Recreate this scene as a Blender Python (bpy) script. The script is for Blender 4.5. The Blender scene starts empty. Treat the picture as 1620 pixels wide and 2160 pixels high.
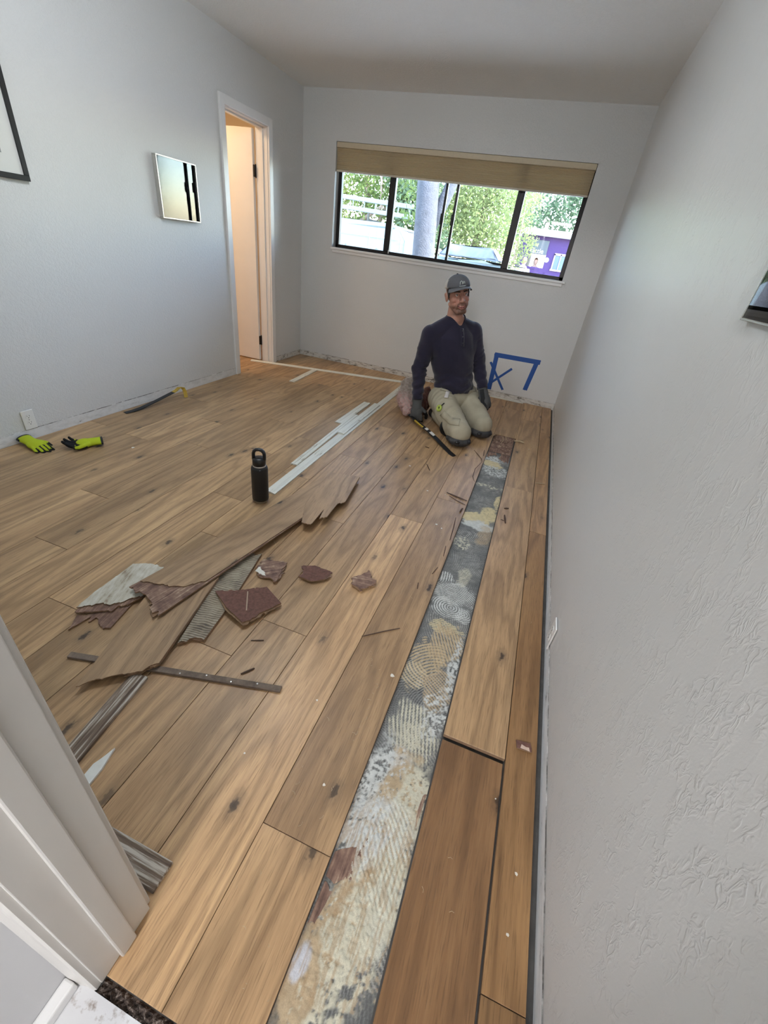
import bpy, bmesh, math, random
import numpy as np
from mathutils import Vector, Matrix, Euler
from mathutils.geometry import tessellate_polygon
random.seed(7)
rng = np.random.default_rng(11)
C = bpy.context.scene.collection
SC = bpy.context.scene
PI = math.pi

# ------------------------------------------------------------------ camera
cam = bpy.data.cameras.new('camera')
cam.sensor_fit = 'HORIZONTAL'
cam.sensor_width = 36.0
cam.lens = 36.0 * 876.53 / 1620.0
cam.clip_start = 0.005
cam.clip_end = 200
camo = bpy.data.objects.new('camera', cam)
C.objects.link(camo)
CR = [[0.932882, 0.338847, 0.122124], [0.28037, -0.470302, -0.836784], [-0.226107, 0.814861, -0.533739]]
camo.matrix_world = Matrix(((CR[0][0], -CR[1][0], -CR[2][0], 2.7361),
                            (CR[0][1], -CR[1][1], -CR[2][1], -4.8573),
                            (CR[0][2], -CR[1][2], -CR[2][2], 1.2575), (0, 0, 0, 1)))
SC.camera = camo

# ------------------------------------------------------------------ sky, sun, lamps, exposure
w = bpy.data.worlds.new('sky')
SC.world = w
w.use_nodes = True
nt = w.node_tree
nt.nodes.clear()
sky = nt.nodes.new('ShaderNodeTexSky')
sky.sky_type = 'NISHITA'
sky.sun_disc = False
sky.sun_elevation = math.radians(52)
sky.sun_rotation = math.radians(107)
sky.air_density = 1.0
sky.dust_density = 0.6
sky.ozone_density = 1.4
bg = nt.nodes.new('ShaderNodeBackground')
bg.inputs['Strength'].default_value = 1.25
out = nt.nodes.new('ShaderNodeOutputWorld')
nt.links.new(sky.outputs[0], bg.inputs['Color'])
nt.links.new(bg.outputs[0], out.inputs['Surface'])

def lamp(name, kind, loc, energy, color=(1, 1, 1), rot=(0, 0, 0), **kw):
    l = bpy.data.lights.new(name, kind)
    l.energy = energy
    l.color = color
    for k, v in kw.items():
        setattr(l, k, v)
    o = bpy.data.objects.new(name, l)
    o.location = loc
    o.rotation_euler = rot
    C.objects.link(o)
    return o
lamp('sun', 'SUN', (20, -5, 30), 7.0, (1.0, 0.95, 0.86), Vector((-0.59, 0.17, -0.79)).to_track_quat('-Z', 'Y').to_euler(), angle=0.009)
# the lamp under the hall ceiling behind the doorway
lamp('hall_light', 'AREA', (2.53, -7.4, 2.30), 26.0, (0.98, 0.98, 1.0), (math.radians(42), 0, 0), shape='RECTANGLE', size=0.45, size_y=0.30)
# the bathroom's warm ceiling light beyond the side door
lamp('bathroom_light', 'AREA', (-0.75, -1.35, 2.36), 6.0, (1.0, 0.70, 0.42), (0, 0, 0), shape='DISK', size=0.35)
# portal: only helps sample the sky through the window
po = lamp('window_portal', 'AREA', (1.585, 0.16, 1.62), 1.0, (1, 1, 1), (math.radians(-90), 0, 0), shape='RECTANGLE', size=2.5, size_y=0.95)
po.data.cycles.is_portal = True
SC.view_settings.view_transform = 'Standard'
SC.view_settings.look = 'None'
SC.view_settings.gamma = 1.0
SC.view_settings.use_curve_mapping = False
SC.view_settings.exposure = 1.52
FILL_GLOW = 18.0                      # glow of the added fill dome (built below)
SC.cycles.max_bounces = 14
SC.cycles.diffuse_bounces = 8
SC.cycles.transparent_max_bounces = 16
SC.cycles.sample_clamp_indirect = 8
SC.cycles.caustics_reflective = False
SC.cycles.caustics_refractive = False

# ------------------------------------------------------------------ material helpers
class NT:
    def __init__(s, name):
        s.m = bpy.data.materials.new(name)
        s.m.use_nodes = True
        s.t = s.m.node_tree
        s.t.nodes.clear()
        s.out = s.t.nodes.new('ShaderNodeOutputMaterial')
    def n(s, typ, **kw):
        nd = s.t.nodes.new(typ)
        for k, v in kw.items():
            setattr(nd, k, v)
        return nd
    def l(s, a, b):
        s.t.links.new(a, b)
    def val(s, sock, v):
        if hasattr(v, 'links') or isinstance(v, bpy.types.NodeSocket):
            s.l(v, sock)
        else:
            sock.default_value = v
    def math(s, op, a, b=0.0, c=0.0, clamp=False):
        nd = s.n('ShaderNodeMath', operation=op)
        nd.use_clamp = clamp
        for i, v in enumerate((a, b, c)):
            s.val(nd.inputs[i], v)
        return nd.outputs[0]
    def mix(s, fac, a, b, blend='MIX'):
        nd = s.n('ShaderNodeMix', data_type='RGBA', blend_type=blend)
        s.val(nd.inputs[0], fac)
        s.val(nd.inputs[6], a if not isinstance(a, tuple) else tuple(a) + (1,) * (4 - len(a)))
        s.val(nd.inputs[7], b if not isinstance(b, tuple) else tuple(b) + (1,) * (4 - len(b)))
        return nd.outputs[2]
    def ramp(s, fac, stops, interp='LINEAR'):
        nd = s.n('ShaderNodeValToRGB')
        nd.color_ramp.interpolation = interp
        el = nd.color_ramp.elements
        while len(el) < len(stops):
            el.new(0.5)
        for e, (p, c) in zip(el, stops):
            e.position = p
            e.color = (c, c, c, 1) if not isinstance(c, tuple) else tuple(c) + (1,) * (4 - len(c))
        s.l(fac, nd.inputs[0])
        return nd.outputs[0]
    def coord(s, which='Object'):
        return s.n('ShaderNodeTexCoord').outputs[which]
    def mapping(s, vec, scale=(1, 1, 1), loc=(0, 0, 0), rot=(0, 0, 0)):
        nd = s.n('ShaderNodeMapping')
        s.l(vec, nd.inputs[0])
        nd.inputs['Scale'].default_value = scale
        nd.inputs['Location'].default_value = loc
        nd.inputs['Rotation'].default_value = rot
        return nd.outputs[0]
    def randvec(s, vec):
        r = s.n('ShaderNodeObjectInfo').outputs['Random']
        cx = s.n('ShaderNodeCombineXYZ')
        s.l(s.math('MULTIPLY', r, 37.3), cx.inputs[0])
        s.l(s.math('MULTIPLY', r, 91.7), cx.inputs[1])
        s.l(s.math('MULTIPLY', r, 17.9), cx.inputs[2])
        ad = s.n('ShaderNodeVectorMath', operation='ADD')
        s.l(vec, ad.inputs[0])
        s.l(cx.outputs[0], ad.inputs[1])
        return ad.outputs[0]
    def noise(s, vec, scale=5.0, detail=2.0, rough=0.5, dist=0.0):
        nd = s.n('ShaderNodeTexNoise')
        s.l(vec, nd.inputs['Vector'])
        nd.inputs['Scale'].default_value = scale
        nd.inputs['Detail'].default_value = detail
        nd.inputs['Roughness'].default_value = rough
        nd.inputs['Distortion'].default_value = dist
        return nd.outputs['Fac']
    def voro(s, vec, scale=5.0, feature='F1', rand=1.0):
        nd = s.n('ShaderNodeTexVoronoi', feature=feature, voronoi_dimensions='2D')
        s.l(vec, nd.inputs['Vector'])
        nd.inputs['Scale'].default_value = scale
        nd.inputs['Randomness'].default_value = rand
        return nd.outputs['Distance'], nd.outputs['Color'] if 'Color' in nd.outputs else None
    def bump(s, h, strength=0.5, dist=0.002, normal=None):
        nd = s.n('ShaderNodeBump')
        nd.inputs['Strength'].default_value = strength
        nd.inputs['Distance'].default_value = dist
        s.l(h, nd.inputs['Height'])
        if normal is not None:
            s.l(normal, nd.inputs['Normal'])
        return nd.outputs[0]
    def bsdf(s, color, rough=0.5, metal=0.0, normal=None, spec=0.5, **kw):
        b = s.n('ShaderNodeBsdfPrincipled')
        s.val(b.inputs['Base Color'], color if not isinstance(color, tuple) else tuple(color) + (1,) * (4 - len(color)))
        s.val(b.inputs['Roughness'], rough)
        b.inputs['Metallic'].default_value = metal
        b.inputs['Specular IOR Level'].default_value = spec
        if normal is not None:
            s.l(normal, b.inputs['Normal'])
        for k, v in kw.items():
            s.val(b.inputs[k.replace('_', ' ')], v)
        return b.outputs[0]
    def done(s, surf):
        s.l(surf, s.out.inputs['Surface'])
        return s.m

def plain(name, color, rough=0.5, metal=0.0, var=0.06, scale=40.0, bump=0.0, spec=0.5, **kw):
    t = NT(name)
    co = t.coord()
    f = t.noise(co, scale, 3.0)
    c = t.mix(f, tuple(max(0, x * (1 - 2 * var)) for x in color), tuple(min(1, x * (1 + 2 * var)) for x in color))
    nrm = t.bump(t.noise(co, scale * 4, 3.0), 0.6, bump) if bump else None
    return t.done(t.bsdf(c, rough, metal, nrm, spec, **kw))

def wall_paint(name, color, rough=0.42, scale=48.0, depth=0.0022, spec=0.5):
    t = NT(name)
    co = t.coord()
    a = t.noise(co, scale, 3.0, 0.55, 0.9)
    plate = t.ramp(a, [(0.44, 0.0), (0.53, 0.85), (0.75, 1.0)])
    fine = t.noise(co, scale * 5.5, 2.0)
    h = t.math('ADD', plate, t.math('MULTIPLY', fine, 0.16))
    nrm = t.bump(h, 0.75, depth)
    c = t.mix(t.noise(co, 1.3, 2.0), tuple(x * 0.97 for x in color), color)
    return t.done(t.bsdf(c, rough, 0, nrm, spec))

def wood(name, light, dark, rough=0.42, knots=1.0, gray=0.0):
    t = NT(name)
    co = t.randvec(t.coord())
    rnd = t.n('ShaderNodeObjectInfo').outputs['Random']
    # wandering of the rings
    big = t.noise(t.mapping(co, (8.0, 0.75, 1.0)), 1.0, 2.0, 0.5, 0.4)
    rings = t.math('SINE', t.math('MULTIPLY', big, 46.0))
    rings = t.ramp(t.math('MULTIPLY_ADD', rings, 0.5, 0.5), [(0.0, 1.0), (0.25, 0.55), (0.85, 0.0)])
    grain = t.noise(t.mapping(co, (170.0, 8.0, 20.0)), 1.0, 4.0, 0.6)
    pores = t.ramp(t.noise(t.mapping(co, (360.0, 16.0, 40.0)), 1.0, 3.0), [(0.32, 1.0), (0.46, 0.0)])
    tone = t.noise(t.mapping(co, (5.0, 0.8, 1.0)), 1.0, 3.0, 0.55)
    f = t.math('ADD', t.math('MULTIPLY', grain, 0.75), t.math('MULTIPLY', tone, 1.15))
    f = t.math('SUBTRACT', f, 0.43, clamp=True)
    base = t.mix(f, dark, light)
    base = t.mix(t.math('MULTIPLY', rings, 0.42), base, tuple(x * 0.55 for x in dark))
    base = t.mix(t.math('MULTIPLY', pores, 0.40), base, tuple(x * 0.5 for x in dark))
    # sparse knots with a smoky halo
    wob = t.n('ShaderNodeVectorMath', operation='ADD')
    t.l(t.mapping(co, (5.2, 2.5, 0.0)), wob.inputs[0])
    ns = t.n('ShaderNodeTexNoise')
    t.l(t.mapping(co, (75.0, 55.0, 1.0)), ns.inputs['Vector'])
    ns.inputs['Scale'].default_value = 1.0
    sc = t.n('ShaderNodeVectorMath', operation='SCALE')
    t.l(ns.outputs['Color'], sc.inputs[0])
    sc.inputs['Scale'].default_value = 0.11
    t.l(sc.outputs[0], wob.inputs[1])
    dist, vc = t.voro(wob.outputs[0], 1.0)
    sep = t.n('ShaderNodeSeparateColor')
    t.l(vc, sep.inputs[0])
    some = t.ramp(sep.outputs[0], [(0.40, 0.0), (0.70, 1.0)])
    kn = t.math('MULTIPLY', t.ramp(dist, [(0.0, 1.0), (0.035, 0.85), (0.058, 0.0)]), some)
    halo = t.math('MULTIPLY', t.ramp(dist, [(0.03, 1.0), (0.16, 0.0)], 'EASE'), some)
    base = t.mix(t.math('MULTIPLY', halo, 0.42 * knots), base, (0.075, 0.052, 0.036))
    base = t.mix(t.math('MULTIPLY', kn, 0.85 * knots), base, (0.02, 0.015, 0.012))
    hs = t.n('ShaderNodeHueSaturation')
    t.l(base, hs.inputs['Color'])
    t.l(t.math('ADD', t.math('MULTIPLY', rnd, 0.30), 0.86), hs.inputs['Value'])
    hs.inputs['Saturation'].default_value = 1.0 - gray
    tinted = t.mix(1.0, hs.outputs[0], t.n('ShaderNodeObjectInfo').outputs['Color'], 'MULTIPLY')
    h = t.math('SUBTRACT', t.math('MULTIPLY', grain, 0.6), pores)
    nrm = t.bump(h, 0.35, 0.0006)
    r = t.math('ADD', t.math('MULTIPLY', grain, 0.18), rough - 0.09)
    return t.done(t.bsdf(tinted, r, 0, nrm, 0.45))

M = {}
M['wall'] = wall_paint('wall_paint', (0.68, 0.682, 0.672), 0.45, 70.0, 0.0009)
def knockdown(name, color):
    t = NT(name)
    co = t.coord()
    v = t.mapping(co, (1, 1, 0.55))
    a = t.noise(v, 62.0, 2.5, 0.55, 0.6)
    ridge = t.math('SUBTRACT', 1.0, t.math('MULTIPLY', t.math('ABSOLUTE', t.math('SUBTRACT', a, 0.5)), 11.0), clamp=True)
    zone = t.ramp(t.noise(v, 24.0, 2.0, 0.5), [(0.44, 0.0), (0.60, 1.0)])
    fine = t.noise(co, 210.0, 2.0)
    h = t.math('ADD', t.math('MULTIPLY', ridge, zone), t.math('MULTIPLY', fine, 0.22))
    c = t.mix(t.noise(co, 1.3, 2.0), tuple(x * 0.97 for x in color), color)
    return t.done(t.bsdf(c, 0.36, 0, t.bump(h, 0.6, 0.0013), 0.5))
M['wall_right'] = knockdown('wall_paint_right', (0.655, 0.65, 0.635))
M['ceiling'] = wall_paint('ceiling_paint', (0.87, 0.87, 0.855), 0.7, 60.0, 0.0018, 0.3)
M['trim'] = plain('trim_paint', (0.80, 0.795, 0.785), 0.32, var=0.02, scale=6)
M['oak'] = wood('oak_floor', (0.66, 0.43, 0.225), (0.265, 0.147, 0.070))
M['oak_gray'] = wood('oak_veneer_dusty', (0.56, 0.37, 0.205), (0.25, 0.148, 0.078), 0.5)
M['ply'] = plain('ply_core', (0.27, 0.165, 0.095), 0.8, var=0.25, scale=60, bump=0.001)
M['bath_wall'] = plain('bathroom_paint', (0.78, 0.70, 0.58), 0.5, var=0.02, scale=5)
M['trim_near_shaded'] = plain('near_frame_shaded', (0.60, 0.575, 0.54), 0.35, var=0.02, scale=6)  # white frame paint with its shade mixed in as beige-grey
M['hall_wall'] = plain('hall_paint', (0.62, 0.62, 0.63), 0.5, var=0.02, scale=5)
M['black'] = plain('black_plastic', (0.012, 0.012, 0.013), 0.38, var=0.2)
M['steel'] = plain('brushed_steel', (0.55, 0.54, 0.52), 0.28, 1.0, var=0.05)
M['bronze'] = plain('bronze_aluminium', (0.025, 0.021, 0.020), 0.35, 0.4, var=0.1)
M['white_plastic'] = plain('white_plastic', (0.80, 0.79, 0.76), 0.3, var=0.01)
M['dark'] = plain('dark_slot', (0.01, 0.01, 0.01), 0.6, var=0.1)

# ------------------------------------------------------------------ geometry helpers
def link(name, me, m=None, parent=None, smooth=False, loc=None, rot=None):
    if m is not None and len(me.materials) == 0:
        for x in (m if isinstance(m, (list, tuple)) else [m]):
            me.materials.append(x)
    if smooth:
        me.polygons.foreach_set('use_smooth', [True] * len(me.polygons))
    o = bpy.data.objects.new(name, me)
    C.objects.link(o)
    if parent is not None:
        o.parent = parent
    if loc is not None:
        o.location = loc
    if rot is not None:
        o.rotation_euler = rot
    return o

def obj(name, bm, m=None, parent=None, smooth=False, loc=None, rot=None):
    bmesh.ops.recalc_face_normals(bm, faces=bm.faces)
    me = bpy.data.meshes.new(name)
    bm.to_mesh(me)
    bm.free()
    return link(name, me, m, parent, smooth, loc, rot)

def rawmesh(name, verts, faces):
    me = bpy.data.meshes.new(name)
    me.from_pydata([tuple(v) for v in verts], [], faces)
    me.update()
    return me

def thing(name, label, cat, loc=(0, 0, 0), rotz=0.0, group=None, rot=None):
    o = bpy.data.objects.new(name, None)
    o.empty_display_size = 0.05
    C.objects.link(o)
    o.location = loc
    o.rotation_euler = rot if rot is not None else (0, 0, rotz)
    tag(o, label, cat, group)
    return o

def tag(o, label, cat, group=None, kind=None):
    o['label'] = label
    o['category'] = cat
    if group:
        o['group'] = group
    if kind:
        o['kind'] = kind
    return o

def struct(o):
    o['kind'] = 'structure'
    return o

def add_box(bm, lo, hi, bevel=0.0, seg=1, mi=0):
    r = bmesh.ops.create_cube(bm, size=1.0)
    vs = r['verts']
    for v in vs:
        v.co = Vector([lo[i] + (v.co[i] + 0.5) * (hi[i] - lo[i]) for i in range(3)])
    es = list({e for v in vs for e in v.link_edges})
    fs = list({f for v in vs for f in v.link_faces})
    if bevel:
        rb = bmesh.ops.bevel(bm, geom=es, offset=bevel, segments=seg, affect='EDGES', profile=0.5)
        fs = list({f for f in rb['faces']} | {f for f in fs if f.is_valid})
    for f in fs:
        f.material_index = mi
    return vs

def box(name, lo, hi, m, parent=None, bevel=0.0, seg=1):
    bm = bmesh.new()
    add_box(bm, lo, hi, bevel, seg)
    return obj(name, bm, m, parent)

def add_tube(bm, pts, radii, n=10, caps=True, flat=1.0, up=None):
    """swept tube through pts; flat squashes it along the frame's second axis"""
    pts = [Vector(p) for p in pts]
    if not isinstance(radii, (list, tuple)):
        radii = [radii] * len(pts)
    rings = []
    pu = Vector(up) if up is not None else None
    for i, p in enumerate(pts):
        d = (pts[min(i + 1, len(pts) - 1)] - pts[max(i - 1, 0)]).normalized()
        if pu is None:
            pu = Vector((0, 0, 1)) if abs(d.z) < 0.9 else Vector((1, 0, 0))
        a = d.cross(pu)
        if a.length < 1e-6:
            a = d.orthogonal()
        a.normalize()
        b = a.cross(d).normalized()
        if up is None:
            pu = b
        rings.append([bm.verts.new(p + a * (math.cos(2 * PI * k / n) * radii[i]) + b * (math.sin(2 * PI * k / n) * radii[i] * flat)) for k in range(n)])
    for i in range(len(rings) - 1):
        for k in range(n):
            bm.faces.new((rings[i][k], rings[i][(k + 1) % n], rings[i + 1][(k + 1) % n], rings[i + 1][k]))
    if caps:
        bm.faces.new(rings[0][::-1])
        bm.faces.new(rings[-1])

def add_lathe(bm, prof, n=32, center=(0, 0)):
    rings = []
    for r, z in prof:
        rings.append([bm.verts.new((center[0] + r * math.cos(2 * PI * k / n), center[1] + r * math.sin(2 * PI * k / n), z)) for k in range(n)] if r > 1e-6 else [bm.verts.new((center[0], center[1], z))])
    for a, b in zip(rings[:-1], rings[1:]):
        if len(a) == 1 and len(b) == 1:
            continue
        for k in range(n):
            if len(a) == 1:
                bm.faces.new((a[0], b[k], b[(k + 1) % n]))
            elif len(b) == 1:
                bm.faces.new((a[k], a[(k + 1) % n], b[0]))
            else:
                bm.faces.new((a[k], a[(k + 1) % n], b[(k + 1) % n], b[k]))

def add_prism(bm, prof, a, b, axis='y', mi=0):
    """extrude a closed 2-D profile from a to b along an axis; prof gives the other two coordinates"""
    def P(u, v, t):
        return {'x': (t, u, v), 'y': (u, t, v), 'z': (u, v, t)}[axis]
    r0 = [bm.verts.new(P(u, v, a)) for u, v in prof]
    r1 = [bm.verts.new(P(u, v, b)) for u, v in prof]
    n = len(prof)
    fs = [bm.faces.new((r0[i], r0[(i + 1) % n], r1[(i + 1) % n], r1[i])) for i in range(n)]
    for ring in (r0, r1):
        tri = tessellate_polygon([[Vector((u, v, 0)) for u, v in prof]])
        for t in tri:
            fs.append(bm.faces.new([ring[i] for i in t]))
    for f in fs:
        f.material_index = mi
    return r0 + r1
# ================================================================== the room shell
W, H = 3.117, 2.44
YN0, YN1 = -4.70, -4.816          # near wall: room face, hall face
DX0, DX1 = 2.303, 3.085           # doorway the photograph is taken from
wx0, wx1, wz0, wz1 = 0.370, 2.808, 1.192, 2.068   # window opening
dy0, dy1, dz1 = -1.222, -0.636, 2.012             # side door opening

def wall(name, boxes, m):
    bm = bmesh.new()
    for lo, hi in boxes:
        add_box(bm, lo, hi)
    return struct(obj(name, bm, m))

floor = struct(box('floor', (-2.2, YN1 - 4.4, -0.16), (4.0, 0.16, -0.0150), plain('bare_concrete', (0.075, 0.07, 0.064), 0.9, var=0.2, scale=30, bump=0.002)))
struct(box('ceiling', (-2.2, -9.2, H), (4.2, 0.14, H + 0.16), M['ceiling']))
wall('wall_back', [((-0.12, 0, -0.02), (wx0, 0.14, H)), ((wx1, 0, -0.02), (W + 0.15, 0.14, H)),
                   ((wx0, 0, -0.02), (wx1, 0.14, wz0)), ((wx0, 0, wz1), (wx1, 0.14, H))], M['wall'])
wall('wall_left', [((-0.12, YN0, -0.02), (0, dy0 - 0.018, H)), ((-0.12, dy1 + 0.018, -0.02), (0, 0, H)), ((-0.12, dy0 - 0.018, dz1 + 0.018), (0, dy1 + 0.018, H))], M['wall'])
wall('wall_right', [((W, -9.2, -0.02), (W + 0.15, 0, H))], M['wall_right'])
wall('wall_near', [((-0.12, YN1, -0.02), (DX0 - 0.018, YN0, H)), ((DX1 + 0.018, YN1, -0.02), (W, YN0, H)), ((DX0 - 0.018, YN1, 2.048), (DX1 + 0.018, YN0, H))], M['wall'])
# hall behind the doorway
wall('wall_hall_left', [((2.12, -9.2, -0.02), (2.240, YN1, H))], M['hall_wall'])
wall('wall_hall_end', [((2.24, -9.2, -0.02), (W, -9.08, H))], M['hall_wall'])
hall_floor_m = NT('painted_hall_slab')
_co = hall_floor_m.coord()
_n = hall_floor_m.noise(_co, 22.0, 5.0, 0.65)
_d = hall_floor_m.ramp(_n, [(0.30, (0.30, 0.25, 0.22)), (0.40, (0.66, 0.66, 0.67))])
hall_floor_m = hall_floor_m.done(hall_floor_m.bsdf(_d, 0.6, 0, hall_floor_m.bump(_n, 0.4, 0.003)))
struct(box('floor_hall', (2.24, -9.08, -0.0150), (W, -4.828, -0.0065), hall_floor_m))
bm = bmesh.new()
add_box(bm, (2.24, -9.0, -0.0065), (2.264, YN1 - 0.018, 0.026), 0.004, 2)
struct(obj('baseboard_hall', bm, M['trim']))

# bathroom behind the side door
wall('wall_bathroom', [((-1.72, -2.0, -0.02), (-1.6, 0.3, H)), ((-1.6, -2.1, -0.02), (-0.12, -2.0, H)), ((-1.6, 0.18, -0.02), (-0.12, 0.3, H))], M['bath_wall'])
wall('wall_bathroom_inner', [((-0.128, -2.0, -0.02), (-0.12, dy0 - 0.05, H)), ((-0.128, dy1 + 0.05, -0.02), (-0.12, 0.18, H))], M['bath_wall'])

# ------------------------------------------------------------------ near doorway: jamb, stop and casings seen edge-on at left
d2 = struct(thing('door_2', 'white painted door frame at the near left edge', 'door frame'))
for k in ('category', 'label'):
    del d2[k]
def prof_box(name, x0, x1, y0, y1, z0, z1, bev=0.002, parent=None, m='trim_near_shaded'):
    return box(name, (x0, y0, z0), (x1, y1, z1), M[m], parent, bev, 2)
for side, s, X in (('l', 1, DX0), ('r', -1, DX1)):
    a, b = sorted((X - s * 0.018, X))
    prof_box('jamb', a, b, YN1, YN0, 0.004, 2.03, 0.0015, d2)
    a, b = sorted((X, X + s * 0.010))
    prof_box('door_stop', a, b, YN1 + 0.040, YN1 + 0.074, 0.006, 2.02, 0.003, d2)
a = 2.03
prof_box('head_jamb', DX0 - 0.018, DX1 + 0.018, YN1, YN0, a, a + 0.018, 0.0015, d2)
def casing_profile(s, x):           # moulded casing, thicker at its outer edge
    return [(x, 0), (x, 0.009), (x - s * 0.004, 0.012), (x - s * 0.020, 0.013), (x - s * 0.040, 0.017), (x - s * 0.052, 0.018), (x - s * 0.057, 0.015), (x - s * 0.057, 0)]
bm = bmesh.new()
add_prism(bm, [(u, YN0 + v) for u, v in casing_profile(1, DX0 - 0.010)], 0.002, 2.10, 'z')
obj('room_casing', bm, M['trim_near_shaded'], d2)
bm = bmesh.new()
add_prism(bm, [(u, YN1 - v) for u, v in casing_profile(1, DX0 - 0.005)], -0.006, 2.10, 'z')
obj('hall_casing', bm, M['trim_near_shaded'], d2)

# ------------------------------------------------------------------ side door frame and leaf
d1 = struct(thing('door_1', 'x', 'x'))
for k in ('category', 'label'):
    del d1[k]
bm = bmesh.new(); add_box(bm, (-0.125, dy0 - 0.018, 0), (0.0, dy0, dz1), 0.0015); obj('jamb', bm, M['trim'], d1)
bm = bmesh.new(); add_box(bm, (-0.125, dy1, 0), (0.0, dy1 + 0.018, dz1), 0.0015); obj('jamb', bm, M['trim'], d1)
bm = bmesh.new(); add_box(bm, (-0.125, dy0 - 0.018, dz1), (0.0, dy1 + 0.018, dz1 + 0.018), 0.0015); obj('head_jamb', bm, M['trim'], d1)
for nm, lo, hi in (('door_stop', (-0.078, dy0, 0), (-0.042, dy0 + 0.011, dz1)), ('door_stop', (-0.078, dy1 - 0.011, 0), (-0.042, dy1, dz1)), ('door_stop', (-0.078, dy0, dz1 - 0.011), (-0.042, dy1, dz1))):
    box(nm, lo, hi, M['trim'], d1, 0.002)
cw, ct = 0.060, 0.018
for nm, lo, hi in (('casing', (0, dy0 - 0.006 - cw, 0.0), (ct, dy0 - 0.006, dz1 + 0.008 + cw)), ('casing', (0, dy1 + 0.004, 0.0), (ct, dy1 + 0.004 + cw, dz1 + 0.008 + cw)), ('head_casing', (0, dy0 - 0.006, dz1 + 0.008), (ct, dy1 + 0.004, dz1 + 0.008 + cw))):
    box(nm, lo, hi, M['trim'], d1, 0.003, 2)
# leaf, opened into the bathroom about its far hinge
leaf = thing('bathroom_door', 'open flat white door lit warm in the side doorway', 'door', (-0.127, dy1 + 0.002, 0.0), 0)
leaf.rotation_euler = (0, 0, math.radians(DOORANG := 180.0))
box('leaf', (0.012, -0.002, 0.012), (0.582, 0.033, 1.998), M['trim'], leaf, 0.002)
for z in (0.22, 1.70):
    bm = bmesh.new()
    add_tube(bm, [(0, 0.004, z - 0.045), (0, 0.004, z + 0.045)], 0.0065, 12)
    add_tube(bm, [(0, 0.004, z - 0.052), (0, 0.004, z - 0.045)], 0.0045, 8)
    add_tube(bm, [(0, 0.004, z + 0.045), (0, 0.004, z + 0.052)], 0.0045, 8)
    add_box(bm, (0.0, 0.0, z - 0.044), (0.0115, 0.030, z + 0.044))
    add_box(bm, (-0.03, 0.0, z - 0.044), (0.0, 0.0015, z + 0.044))
    obj('hinge', bm, M['bronze'], leaf)
bm = bmesh.new()
add_lathe(bm, [(0.0, 0.0), (0.031, 0.0), (0.031, 0.006), (0.012, 0.010), (0.012, 0.030), (0.026, 0.042), (0.027, 0.055), (0.015, 0.064), (0.0, 0.066)], 20)
kn = obj('knob', bm, M['bronze'], leaf, True)
kn.location = (0.52, 0.033, 0.95)
kn.rotation_euler = (math.radians(-90), 0, 0)

# unseen glowing dome added on the ceiling to fill the room with light
cl = thing('added_fill_dome', 'unseen round dome added to brighten the room, above the pile of planks', 'added fill light', (1.4, -3.0, H))
bm = bmesh.new(); add_lathe(bm, [(0, 0), (0.185, 0), (0.185, -0.022), (0.170, -0.028)], 40); obj('rim', bm, M['white_plastic'], cl, True)
bm = bmesh.new(); add_lathe(bm, [(0.170, -0.026), (0.178, -0.070), (0.168, -0.125), (0.135, -0.172), (0.080, -0.200), (0.0, -0.210)], 40)
em = NT('fill_dome_glow')
_e = em.n('ShaderNodeEmission'); _e.inputs[0].default_value = (0.86, 0.94, 1.0, 1); _e.inputs[1].default_value = FILL_GLOW
obj('glow_dome', bm, em.done(_e.outputs[0]), cl, True)

# ------------------------------------------------------------------ window
win = struct(thing('window_1', 'x', 'x'))
for k in ('category', 'label'):
    del win[k]
fy0, fy1 = 0.085, 0.135
bm = bmesh.new()
add_box(bm, (wx0, fy0, wz0), (wx0 + 0.038, fy1, wz1), 0.003)
add_box(bm, (wx1 - 0.038, fy0, wz0), (wx1, fy1, wz1), 0.003)
add_box(bm, (wx0, fy0, wz0), (wx1, fy1, wz0 + 0.030), 0.003)
add_box(bm, (wx0, fy0, wz1 - 0.035), (wx1, fy1, wz1), 0.003)
add_box(bm, (wx0 + 0.03, fy0 - 0.016, wz0), (wx1 - 0.03, fy0, wz0 + 0.014), 0.002)
obj('window_frame', bm, M['bronze'], win)
for x0, x1 in ((0.935, 1.000), (2.196, 2.262)):
    bm = bmesh.new()
    add_box(bm, (x0, fy0 - 0.008, wz0 + 0.028), (x1, fy1, wz1 - 0.03), 0.004)
    add_box(bm, (x0 + 0.018, fy0 - 0.013, wz0 + 0.028), (x0 + 0.024, fy0 - 0.008, wz1 - 0.03))
    obj('mullion', bm, M['bronze'], win)
for x0, x1, s in ((1.508, 1.531, 1), (1.616, 1.640, -1)):
    bm = bmesh.new()
    add_box(bm, (x0, fy0 + 0.002, wz0 + 0.028), (x1, fy1 - 0.012, wz1 - 0.03), 0.003)
    st = obj('sash_stile', bm, M['bronze'], win)
    bm = bmesh.new()
    add_box(bm, (x0 - 0.006, fy0 - 0.012, 1.515), (x1 + 0.004, fy0 + 0.004, 1.605), 0.004)
    add_box(bm, (x0 + 0.002, fy0 - 0.022, 1.545), (x1 - 0.004, fy0 - 0.010, 1.575), 0.003)
    obj('latch', bm, M['bronze'], st)
g = NT('window_glass')
_f = g.n('ShaderNodeFresnel'); _f.inputs[0].default_value = 1.45
_m = g.n('ShaderNodeMixShader')
_t = g.n('ShaderNodeBsdfTransparent'); _t.inputs[0].default_value = (0.97, 0.985, 0.98, 1)
_g = g.n('ShaderNodeBsdfGlossy'); _g.inputs['Roughness'].default_value = 0.02
g.l(_f.outputs[0], _m.inputs[0]); g.l(_t.outputs[0], _m.inputs[1]); g.l(_g.outputs[0], _m.inputs[2])
M['glass'] = g.done(_m.outputs[0])
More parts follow.
